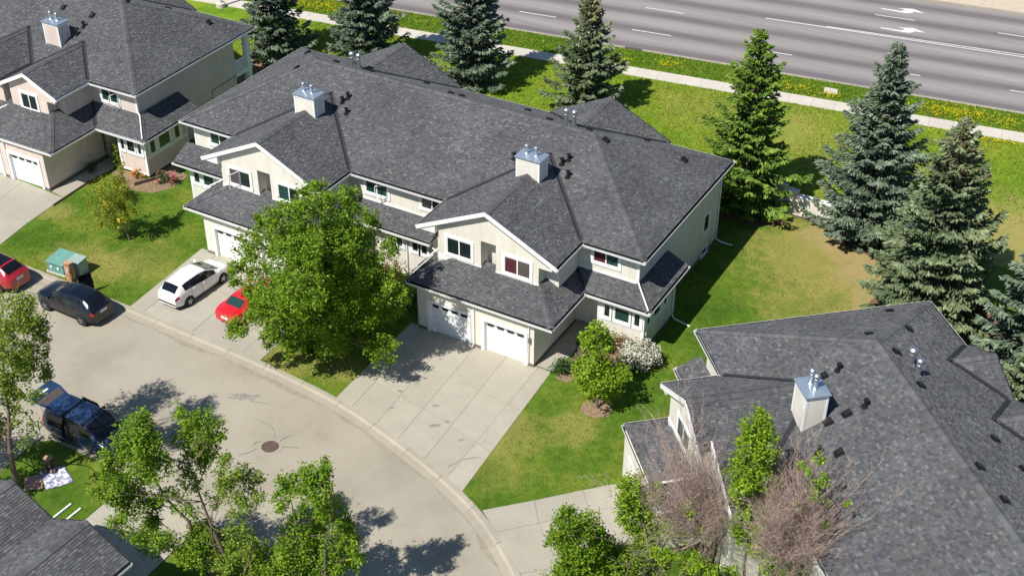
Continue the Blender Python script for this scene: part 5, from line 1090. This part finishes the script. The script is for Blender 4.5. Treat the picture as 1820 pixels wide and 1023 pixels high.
# ---------------------------------------------------------------- vehicles
def sm(x, xs, ys): return float(np.interp(x, xs, ys))
class Car:
    # local +x is forward; the body is one lofted skin, glass and lamps are patches lifted off it
    def __init__(s, label, cat, loc, rot, body, L, W, top, belt, plan, roofw, name='parked_car', rim='rim', wheels=(.19,.80), wr=.335, clad=False, group='parked vehicles'):
        s.root = thing(name, label, cat, (*loc, RZ if loc[1] < -7.3 else .025), rot, group); s.L, s.W = L, W
        s.top, s.belt, s.plan, s.roofw = top, belt, plan, roofw; s.body = body
        n = 64; S = np.linspace(0, 1, n); k = np.array([.2,.6,.2]); 
        def curve(c, it=2):
            y = np.interp(S, *c)
            for _ in range(it): y = np.r_[y[0], np.convolve(y, k, 'valid'), y[-1]]
            return y
        s.S = S; s.T = curve(top, 2); s.Bt = curve(belt, 3); s.P = curve(plan, 3); s.Rw = curve(roofw, 3)
        mb = MB(); rows = []
        for i in range(n): rows.append([s.at(S[i], r) for r in range(11)])
        m = 11
        for side in (1, -1):
            b = len(mb.v)
            for row in rows: mb.v += [(p[0], p[1]*side, p[2]) for p in row]
            for i in range(n-1):
                for r in range(m-1):
                    q = (b+i*m+r, b+(i+1)*m+r, b+(i+1)*m+r+1, b+i*m+r+1); mb.f.append(q if side > 0 else q[::-1]); mb.m.append(1 if (clad and r < 3) or r < 1 else 0); mb.tone.append(.5)
        for i in (0, n-1):
            ring = [rows[i][r] for r in range(m)]; P = ring+[(p[0], -p[1], p[2]) for p in ring[::-1]]; mb.face(P if i else P[::-1], 0)
        o = mb.build('body', [body, 'interior'], s.root, smooth=True)
        me = o.data
        import bmesh
        bm = bmesh.new(); bm.from_mesh(me); bmesh.ops.remove_doubles(bm, verts=bm.verts, dist=.0008); bmesh.ops.recalc_face_normals(bm, faces=bm.faces)
        for e in bm.edges:
            if len(e.link_faces) == 2 and e.calc_face_angle(0) > .75: e.smooth = False
        bm.to_mesh(me); bm.free()
        for wx in wheels:
            for sd in (1, -1):
                x = L*(.5-wx); y = sd*(s.hw(wx)-.03)
                a = MB(); a.tube([(x, y-sd*.12, wr+.0), (x, y+sd*.036, wr+.0)], wr+.055, 24); a.build('wheel_arch', 'interior', s.root)
                t = MB(); t.tube([(x, y-sd*.19, wr), (x, y+sd*.055, wr)], wr, 24); w = t.build('wheel', 'tyre', s.root)
                q = MB(); q.tube([(x, y, wr), (x, y+sd*.062, wr)], wr*.66, 20, 1)
                for k2 in range(5):
                    an = 2*math.pi*k2/5; q.bar((x, y+sd*.066, wr), (x+math.cos(an)*wr*.62, y+sd*.07, wr+math.sin(an)*wr*.62), .085, .03, 0, up=(0,1,0))
                q.tube([(x, y+sd*.03, wr), (x, y+sd*.082, wr)], .06, 10, 0); q.build('rim', [rim, 'interior'], w)
    def hw(s, t): return s.W/2*float(np.interp(t, s.S, s.P))
    def at(s, t, r):
        L, w = s.L, s.hw(t); T = float(np.interp(t, s.S, s.T)); b = min(float(np.interp(t, s.S, s.Bt)), T-.075); rw = min(s.W/2*float(np.interp(t, s.S, s.Rw)), w*.97); zb = .21+.10*max(0, abs(t-.5)*2-.8)/.2
        P = [(0,zb),(.86*w,zb),(.96*w,zb+.07),(.995*w,zb+.24),(1.0*w,b-.16),(.965*w,b),(.5*(.965*w+rw)+.02,b+.52*(T-.05-b)),(rw,T-.05),(rw*.86,T-.012),(rw*.45,T+.006),(0,T+.012)]
        i = min(int(r), 9); f = r-i; y = P[i][0]+(P[i+1][0]-P[i][0])*f; z = P[i][1]+(P[i+1][1]-P[i][1])*f
        return (L*(.5-t), y, z)
    def patch(s, name, mat, t0, t1, r0, r1, side=1, both=False, lift=.008, n=8, m=6, parent=None, skew=0):
        mb = MB()
        def pt(t, r, sd):
            e = 1e-3; p = Vector(s.at(t, r)); a = Vector(s.at(t+e, r))-Vector(s.at(t-e, r)); b = Vector(s.at(t, min(r+.05, 10)))-Vector(s.at(t, r-.05)); nn = b.cross(a)
            nn = nn.normalized() if nn.length > 1e-12 else Vector((0,0,1))
            if nn.z < 0 and abs(nn.z) > .5: nn = -nn
            if nn.y < 0 and abs(nn.z) <= .5: nn = -nn
            p = p+nn*lift; return Vector((p.x, p.y*sd, p.z))
        for sd in ((1, -1) if both else (side,)):
            for i in range(n):
                for j in range(m):
                    ta, tb = t0+(t1-t0)*i/n, t0+(t1-t0)*(i+1)/n; ra, rb = r0+(r1-r0)*j/m, r0+(r1-r0)*(j+1)/m; k = lambda r: skew*(r-r0)
                    q = [pt(ta+k(ra), ra, sd), pt(tb+k(ra), ra, sd), pt(tb+k(rb), rb, sd), pt(ta+k(rb), rb, sd)]; mb.face(q if sd > 0 else q[::-1])
        return mb.build(name, mat, parent or s.root, smooth=True)
    def std(s, ws, rear, sides, glass='car_glass', tailr=(3.9,4.95), tail=(.955,1.0), headl=(.0,.05)):
        s.patch('windshield', glass, ws[0], ws[1], 7.25, 10, both=True, lift=.01); s.patch('rear_window', glass, rear[0], rear[1], 7.3, 10, both=True, lift=.01)
        for sd in (1, -1):
            s.patch('window_pillar', 'interior', sides[0][0]-.005, sides[-1][1]+.005, 5.1, 6.84, sd, lift=.004)
            for a, b in sides: s.patch('side_window', glass, a, b, 5.12, 6.82, sd, lift=.012)
            s.patch('tail_light', 'tail', tail[0], tail[1], tailr[0], tailr[1], sd, lift=.012); s.patch('headlight', 'lamp', headl[0], headl[1], 4.1, 5.0, sd, lift=.012)
            for q in [sides[0][0]+.005]+[b+.007 for a, b in sides[:2]]: s.patch('door_seam', 'interior', q-.0013, q+.0013, 1.6, 5.0, sd, lift=.004, n=1, m=8)
            mm = MB(); x = s.L*(.5-ws[0]-.045); y = s.hw(ws[0])*.97; z = float(np.interp(ws[0]+.05, s.S, s.Bt))+.08
            mm.box(x-.06,x+.06,*sorted((sd*y, sd*(y+.19))),z-.02,z+.13); mm.build('mirror', s.body, s.root)
            for a, b in sides[:2]:
                hx = s.L*(.5-(b-.02)); hz = float(np.interp(b, s.S, s.Bt))-.10; hy = s.hw(b); h_ = MB(); h_.box(hx-.09,hx+.09,*sorted((sd*(hy-.01), sd*(hy+.025))),hz-.015,hz+.02); h_.build('door_handle', s.body, s.root)
    def seams(s): s.patch('bonnet_seam', 'interior', .045, .048, 7.2, 10, both=True, lift=.004, n=1); s.patch('boot_seam', 'interior', .955, .957, 5.5, 10, both=True, lift=.004, n=1)
    def rearplate(s, z, x=None):
        s.seams()
        mb = MB(); x = -s.L/2 if x is None else x; mb.box(x-.02,x+.01,-.26,.26,z-.075,z+.075); mb.build('licence_plate', 'plate', s.root)
    def bumper_strip(s, z0, z1, mat='interior'):
        mb = MB(); mb.box(-s.L/2-.014,-s.L/2+.03,-s.W*.36,s.W*.36,z0,z1); mb.build('bumper_insert', mat, s.root)
PLAN = ((0,.05,.15,.5,.85,.95,1),(.74,.88,.98,1,.99,.92,.80))
# white wagon: heads towards the garage
c = Car('white wagon with dark rear window parked on the driveway beside the red car', 'car', (-21.5,-3.62), R(90-2), 'car_white', 4.75, 1.86,
        ((0,.03,.10,.19,.27,.42,.56,.78,.90,.965,1),(.62,.80,.93,1.03,1.18,1.53,1.62,1.57,1.46,1.12,1.0)), ((0,.2,.5,.8,1),(.62,.93,1.02,1.15,1.0)), ((0,.04,.14,.45,.8,.94,1),(.66,.84,.98,1,.97,.88,.76)), ((0,.22,.4,.8,1),(.72,.80,.68,.60,.60)), wr=.33)
c.std((.205,.42), (.875,.955), [(.30,.545),(.552,.72),(.727,.83)], tail=(.94,1.0)); c.rearplate(.78); c.bumper_strip(.42,.52)
# red coupe half under the tree
c = Car('bright red sedan half hidden under the big green tree', 'car', (-17.35,-3.3), R(90-3), 'car_red', 4.7, 1.82,
        ((0,.03,.10,.26,.33,.44,.6,.72,.84,.97,1),(.60,.72,.80,.93,1.02,1.34,1.40,1.36,1.05,.98,.90)), ((0,.2,.5,.9,1),(.6,.84,.90,.95,.86)), PLAN, ((0,.25,.42,.7,1),(.74,.80,.60,.60,.72)), wr=.32)
c.std((.27,.44), (.735,.845), [(.36,.53),(.55,.68)], glass='glass_teal'); c.rearplate(.62)
# black SUV in the street
SUVT = ((0,.025,.10,.25,.31,.42,.58,.82,.92,.97,1),(.76,.94,1.07,1.15,1.24,1.64,1.72,1.66,1.45,1.18,1.08)); SUVB = ((0,.2,.5,.9,1),(.72,1.03,1.10,1.18,1.05))
c = Car('black crossover parked along the kerb with its far front door open', 'car', (-26.4,-8.68), R(180-1), 'car_black', 4.85, 1.92, SUVT, SUVB, PLAN, ((0,.25,.4,.85,1),(.74,.82,.68,.62,.66)), rim='rim_dark', wr=.365, clad=True)
c.std((.26,.425), (.83,.945), [(.36,.53),(.55,.70),(.715,.79)]); c.rearplate(.92)
d = MB(); hx, hy = c.L*(.5-.33), -c.hw(.33)                      # open door on its far side
dv = Vector((-math.cos(R(62)), -math.sin(R(62)), 0)); p0 = Vector((hx, hy, 0)); nn = Vector((dv.y, -dv.x, 0))
def dq(a, z0, b, z1, t0, t1): return [p0+dv*a+nn*t0+Vector((0,0,z0)), p0+dv*b+nn*t0+Vector((0,0,z0)), p0+dv*b+nn*t1+Vector((0,0,z0)), p0+dv*a+nn*t1+Vector((0,0,z0)), p0+dv*a+nn*t0+Vector((0,0,z1)), p0+dv*b+nn*t0+Vector((0,0,z1)), p0+dv*b+nn*t1+Vector((0,0,z1)), p0+dv*a+nn*t1+Vector((0,0,z1))]
d.hexa(dq(0,.38,1.05,1.05,-.05,.05)); d.hexa(dq(.25,1.45,.98,1.5,-.03,.03)); d.hexa(dq(.95,1.0,1.02,1.5,-.03,.03)); d.bar(p0+dv*.05+Vector((0,0,1.04)), p0+dv*.3+Vector((0,0,1.48)), .06, .06)
od = d.build('open_door', 'car_black', c.root); g = MB(); g.hexa(dq(.22,1.04,.95,1.46,-.006,.006)); g.build('pane', 'car_glass', od)
for y0, y1 in ((-.8,-.2),(.2,.8)):
    w = MB(); w.bar((c.L*.5-c.L*.265, y0, 1.19), (c.L*.5-c.L*.275, y1, 1.20), .03, .02); w.build('wiper', 'interior', c.root)
# red SUV at the left edge
c = Car('deep red crossover cut off by the left edge of the scene', 'car', (-33.15,-8.75), R(180), 'car_dred', 4.75, 1.9, SUVT, SUVB, PLAN, ((0,.25,.4,.85,1),(.74,.82,.68,.62,.66)), wr=.35, clad=True)
c.std((.26,.425), (.83,.945), [(.36,.53),(.55,.70),(.715,.79)]); c.rearplate(.92)
rf = c.patch('sunroof', 'car_glass', .46, .80, 8.0, 10, both=True, lift=.006)
# blue van, tailgate and side door open
VT = ((0,.03,.09,.19,.25,.39,.55,.90,.965,.99,1),(.70,.84,.95,1.08,1.2,1.72,1.80,1.78,1.70,1.45,1.1)); VB = ((0,.2,.5,.9,1),(.68,1.0,1.06,1.08,1.05))
c = Car('dusty blue van with its tailgate raised and side door open beside the picnic lawn', 'van', (-17.12,-16.78), R(0), 'car_blue', 5.1, 1.98, VT, VB, ((0,.05,.15,.5,.9,.97,1),(.74,.88,.98,1,1,.97,.92)), ((0,.22,.4,.9,1),(.78,.84,.76,.76,.78)), wr=.34, name='parked_van')
c.std((.20,.395), (.985,.998), [(.32,.475),(.70,.93)], tail=(.97,1.0), tailr=(3.2,6.4)); 
c.patch('side_window', 'car_glass', .49, .68, 5.12, 6.82, 1)
op = c.patch('door_opening', 'interior', .485, .685, 2.6, 6.95, -1, lift=.012)
st = MB(); st.box(-.55,.05,-.85,-.35,.55,.75); st.box(-.62,-.45,-.85,-.35,.75,1.35); st.build('seat', 'interior', c.root)
sd_ = MB()
for i in range(6):
    zz = [(.32,.99),(.62,1.06),(.98,1.07),(1.06,1.05),(1.4,.98),(1.66,.87),(1.7,.8)]
for (z0, y0), (z1, y1) in zip(zz[:-1], zz[1:]): sd_.face([(-1.95,-y0-.03,z0),(-.92,-y0-.03,z0),(-.92,-y1-.03,z1),(-1.95,-y1-.03,z1)], 1 if z0 > 1.0 and z1 < 1.69 else 0)
sdo = sd_.build('sliding_door', ['car_blue','car_glass'], c.root)
s2 = MB()
for (z0, y0), (z1, y1) in zip(zz[:-1], zz[1:]): s2.face([(-1.45,y0+.12,z0),(-.35,y0+.12,z0),(-.35,y1+.12,z1),(-1.45,y1+.12,z1)], 1 if z0 > 1.0 and z1 < 1.69 else 0)
s2.build('sliding_door', ['car_blue','car_glass'], c.root)
hz = Vector((-2.16, 0, 1.755)); dn = Vector((-math.cos(R(14)), 0, math.sin(R(14)))); up = Vector((math.sin(R(14)), 0, math.cos(R(14)))); Y = Vector((0,1,0))
def tg(mb, a, b, wa, wb, t0, t1, m=0): mb.hexa([hz+dn*a-Y*wa+up*t0, hz+dn*a+Y*wa+up*t0, hz+dn*b+Y*wb+up*t0, hz+dn*b-Y*wb+up*t0, hz+dn*a-Y*wa+up*t1, hz+dn*a+Y*wa+up*t1, hz+dn*b+Y*wb+up*t1, hz+dn*b-Y*wb+up*t1], m)
tm = MB(); tg(tm, -.08, .12, .70, .74, -.03, .05); tg(tm, .66, 1.28, .86, .80, -.07, .05); 
for sg in (-1, 1): tm.hexa([hz+dn*a+Y*sg*w+up*t for t in (-.03, .05) for a, w in ((.12,.74),(.12,.62),(.66,.74),(.66,.86))])
to = tm.build('tailgate', 'car_blue', c.root); gm = MB(); tg(gm, .11, .67, .66, .76, .0, .035); gm.build('pane', 'glass_grey', to)
pm = MB(); tg(pm, .86, .98, .26, .26, .05, .062); pm.build('licence_plate', 'plate', to)
for sg in (-1, 1):
    sm_ = MB(); sm_.tube([(-2.5, sg*.72, 1.2), hz+dn*.55+Y*sg*.72], .012, 5); sm_.build('gas_strut', 'interior', c.root)
for x in (.40,-.98):
    mb = MB(); mb.box(x-.04,x+.04,-.84,.84,1.83,1.87)
    for sg in (-1, 1): mb.box(x-.05,x+.05,sg*.80-.04,sg*.80+.04,1.72,1.85)
    mb.build('roof_bar', 'interior', c.root)

# ---------------------------------------------------------------- smaller things
t = thing('transformer_box', 'green metal transformer cabinet on a concrete base, largest of the roadside cabinets', 'utility box', (-30.15,-5.95,0), .06)
mb = MB(); mb.box(-.75,.75,-.72,.72,-.05,.10); mb.build('base', 'pad', t)
mb = MB(); mb.hexa([(-.64,-.66,.1),(.64,-.66,.1),(.64,.62,.1),(-.64,.62,.1),(-.64,-.60,.78),(.64,-.60,.78),(.64,.62,1.02),(-.64,.62,1.02)]); mb.build('cabinet', 'util_green', t)
mb = MB(); mb.hexa([(-.67,-.70,.74),(.67,-.70,.74),(.67,-.1,.9),(-.67,-.1,.9),(-.67,-.70,.79),(.67,-.70,.79),(.67,-.1,.935),(-.67,-.1,.935)]); mb.build('lid', 'util_green', t)
for x in (-.3,.25):
    mb = MB(); mb.box(x-.09,x+.09,-.685,-.66,.4,.56); mb.build('warning_label', 'plate', t)
t = thing('utility_cabinet', 'pale green cabinet behind the rusty pedestal', 'utility box', (-29.02,-5.75,0), .06)
mb = MB(); mb.box(-.42,.42,-.38,.38,0,.95); mb.build('cabinet', 'util_pale', t); mb = MB(); mb.hexa([(-.45,-.42,.95),(.45,-.42,.95),(.45,.42,.95),(-.45,.42,.95),(-.45,-.42,1.0),(.45,-.42,1.0),(.45,.42,1.06),(-.45,.42,1.06)]); mb.build('lid', 'util_pale', t)
t = thing('cable_pedestal', 'rusty orange and white cable pedestal in front of the green cabinets', 'utility box', (-28.88,-6.58,0), .1)
mb = MB(); mb.prism([(-.22,-.17),(-.17,-.22),(.17,-.22),(.22,-.17),(.22,.17),(.17,.22),(-.17,.22),(-.22,.17)], 0, 1.18, 'z'); mb.build('body', 'rust', t)
mb = MB(); mb.prism([(-.24,-.18),(-.18,-.24),(.18,-.24),(.24,-.18),(.24,.18),(.18,.24),(-.18,.24),(-.24,.18)], 1.18, 1.27, 'z'); mb.build('cap', 'rust', t)
# garden wall stub with stepped coping
t = thing('garden_wall', 'pale stucco wall with a stepped white coping between the spruces', 'wall', (5.4,23.05,0), -.02)
mb = MB()
for a, b, h in ((0,1.0,2.05),(1.0,1.75,1.75),(1.75,9.5,1.45)): mb.box(a,b-.002,-.14,.14,-.1,h)
mb.build('wall_panel', 'stucco', t)
for a, b, h in ((-.05,1.0,2.05),(1.0,1.78,1.75),(1.78,9.55,1.45)):
    mb = MB(); mb.box(a,b,-.2,.2,h,h+.12); mb.build('coping', 'white', t)
mb = MB(); mb.box(.2,9.4,-.22,-.15,-.1,.10); mb.build('base_board', 'timber', t)
# wooden fence
t = thing('wooden_fence', 'weathered brown board fence glimpsed between the spruces at the right edge', 'fence', (19.7,18.2,0), math.atan2(-1.9,1.25))
for k in range(34):
    mb = MB(); mb.box(k*.145,k*.145+.135,-.012+.006*(k % 3),.012+.006*(k % 3),.05,1.72+.02*random.random()); mb.build('board', 'wood', t)
for k in range(3):
    mb = MB(); mb.box(k*2.3,k*2.3+.1,.03,.13,-.1,1.8); mb.build('post', 'wood', t)
for z in (.4,1.5):
    mb = MB(); mb.box(0,4.93,.02,.06,z,z+.09); mb.build('rail', 'wood', t)
mb = MB(); mb.box(0,4.93,-.06,.08,1.745,1.79); mb.build('top_rail', 'wood', t)
# street lamp, only its foot is in view
t = thing('street_lamp', 'white lamp post on a round concrete foot at the upper left edge', 'street lamp', (-48.5,31.0,0))
mb = MB(); mb.lathe((0,0,0), [(.42,-.1),(.42,.35),(.36,.42),(.0001,.42)], 18); mb.build('base', 'pad', t)
mb = MB(); mb.tube([(0,0,.4),(0,0,4),(0,0,8.5)], [.13,.10,.07], 10); mb.tube([(0,0,8.4),(.3,.6,8.9),(.8,1.6,9.1)], .05, 8); mb.build('pole', 'pole', t)
mb = MB(); mb.box(.6,1.0,1.5,2.1,9.02,9.16); mb.build('lamp_head', 'pole', t)
# doormat, blankets, pipes on the grass
mb = MB(); mb.box(-.5,.5,-.32,.32,0,.025); o = mb.build('doormat', 'mat_dark', None, loc=(.62,5.42,.125)); tag(o, 'black doormat at the front door of the cream townhouse', 'doormat')
def cloth(name, label, P, mat, cat):
    n = 14; mb = MB(); P = [np.array(p, float) for p in P]; G = []
    c0 = sum(P)/4
    for i in range(n+1):
        for j in range(n+1):
            u, v = i/n, j/n; p = P[0]*(1-u)*(1-v)+P[1]*u*(1-v)+P[2]*u*v+P[3]*(1-u)*v-c0
            p = p*(1+.03*math.sin(7*u+3*v)); G.append((p[0], p[1], .035+.022*math.sin(9*u+1.7*math.sin(6*v))*math.cos(7*v+u)+.012*random.random()))
    mb.v = G
    for i in range(n):
        for j in range(n): mb.f.append((i*(n+1)+j, (i+1)*(n+1)+j, (i+1)*(n+1)+j+1, i*(n+1)+j+1)); mb.m.append(0); mb.tone.append(.5)
    o = mb.build(name, mat, None, smooth=True, loc=(c0[0], c0[1], 0)); md = o.modifiers.new('thick', 'SOLIDIFY'); md.thickness = .012
    return tag(o, label, cat)
cloth('blanket', 'white and blue patterned blanket spread on the grass before the seated person', [(-17.6,-20.05),(-16.35,-20.85),(-15.55,-19.75),(-16.85,-19.1)], 'blanket_blue', 'blanket')
cloth('blanket', 'smaller red and tan patterned rug beside the blue blanket', [(-17.95,-20.75),(-17.25,-21.45),(-16.5,-20.9),(-17.35,-20.15)], 'blanket_red', 'blanket')
for (a, b), lb in ((((-14.58,-21.95,.06),(-14.50,-20.98,.05)), 'white downspout pipe lying on grass, left of a pair by the roof'), (((-13.92,-21.75,.06),(-13.86,-20.98,.05)), 'white downspout pipe lying on grass, right of a pair by the roof')):
    mb = MB(); c0 = Vector((a[0], a[1], 0)); mb.bar(Vector(a)-c0-Vector((0,1.6,-.0)), Vector(b)-c0, .09, .08); o = mb.build('downspout_extension', 'white', None, loc=c0); tag(o, lb, 'downspout', 'white pipes on the grass')

# ---- the person on the lawn
t = thing('person', 'person in a straw hat and brown shirt sitting on the grass behind the blankets', 'person', (-17.28,-19.55,0), R(-62))
def skin_mesh(name, V, E, rads, mat, parent, levels=2):
    me = bpy.data.meshes.new(name); me.from_pydata(V, E, []); o = bpy.data.objects.new(name, me); COL.objects.link(o); o.parent = parent
    md = o.modifiers.new('skin', 'SKIN'); md.use_smooth_shade = True
    for k, r_ in enumerate(rads): me.skin_vertices[0].data[k].radius = (r_, r_) if not isinstance(r_, tuple) else r_
    for k in range(len(V)): me.skin_vertices[0].data[k].use_root = (k == 0)
    sb = o.modifiers.new('sub', 'SUBSURF'); sb.levels = levels; sb.render_levels = levels
    me.materials.append(M[mat]); return o
# cross-legged, facing local +x
V = [(0,0,.13),(0,0,.28),(.03,0,.45),(.05,0,.55),(.07,0,.63),(.09,0,.70)]; Rr = [(.17,.13),(.15,.11),(.17,.11),(.10,.08),(.05,.05),(.06,.06)]
E = [(0,1),(1,2),(2,3),(3,4),(4,5)]
for s in (1, -1):
    b = len(V); V += [(.06,s*.12,.13),(.38,s*.33,.17),(.36,s*.06,.09),(.36,-s*.10,.06)]; Rr += [.10,.07,.055,.04]; E += [(0,b),(b,b+1),(b+1,b+2),(b+2,b+3)]
    b = len(V); V += [(.04,s*.19,.53),(.12,s*.27,.33),(.34,s*.17,.25)]; Rr += [.065,.05,.035]; E += [(3,b),(b,b+1),(b+1,b+2)]
skin_mesh('body', V, E, Rr, 'shirt', t)
V = [(.10,0,.70),(.12,0,.78),(.13,0,.86)]; skin_mesh('head', V, [(0,1),(1,2)], [.055,(.082,.075),(.08,.075)], 'skin', t)
mb = MB(); mb.tube([(.205,0,.775),(.235,0,.765),(.21,0,.75)], [.012,.018,.012], 6); mb.build('nose', 'skin', t)
for s in (1, -1):
    mb = MB(); mb.tube([(.198,s*.03,.80),(.206,s*.03,.80)], .011, 8); mb.build('eye', 'hair', t)
    mb = MB(); mb.tube([(.12,s*.078,.80),(.12,s*.095,.79),(.12,s*.08,.765)], [.012,.022,.01], 6); mb.build('ear', 'skin', t)
    V = [(.34,s*.17,.25),(.39,s*.15,.235),(.43,s*.14,.22)]; E = [(0,1),(1,2)]; Rr = [.028,.032,.028]
    for f, ln in ((-.03,.075),(-.01,.085),(.012,.08),(.032,.062)):
        b = len(V); V += [(.455,s*.14+f,.21),(.455+ln*.55,s*.14+f*1.15,.19),(.455+ln*.8,s*.14+f*1.2,.165)]; E += [(2,b),(b,b+1),(b+1,b+2)]; Rr += [.010,.009,.008]
    b = len(V); V += [(.40,s*.10,.225),(.44,s*.085,.20)]; E += [(1,b),(b,b+1)]; Rr += [.011,.009]
    skin_mesh('hand', V, E, Rr, 'skin', t, 1)
mb = MB(); mb.box(.19,.204,-.028,.028,.735,.744); mb.build('mouth', 'hair', t)
mb = MB(); mb.lathe((.115,0,.70), [(.06,0),(.088,.03),(.092,.14),(.06,.2),(.001,.21)], 14); mb.v = [(x-.02 if x > .14 else x-.012, y, z) for x, y, z in mb.v]; mb.build('hair', 'hair', t, smooth=True)
mb = MB(); mb.lathe((.12,0,.87), [(.10,-.012),(.24,-.03),(.245,-.02),(.11,.006),(.10,.09),(.075,.125),(.0001,.13)], 24); mb.build('straw_hat', 'straw', t, smooth=True)
mb = MB(); mb.lathe((.12,0,.878), [(.113,0),(.106,.035)], 24); mb.build('hat_band', 'hair', t)
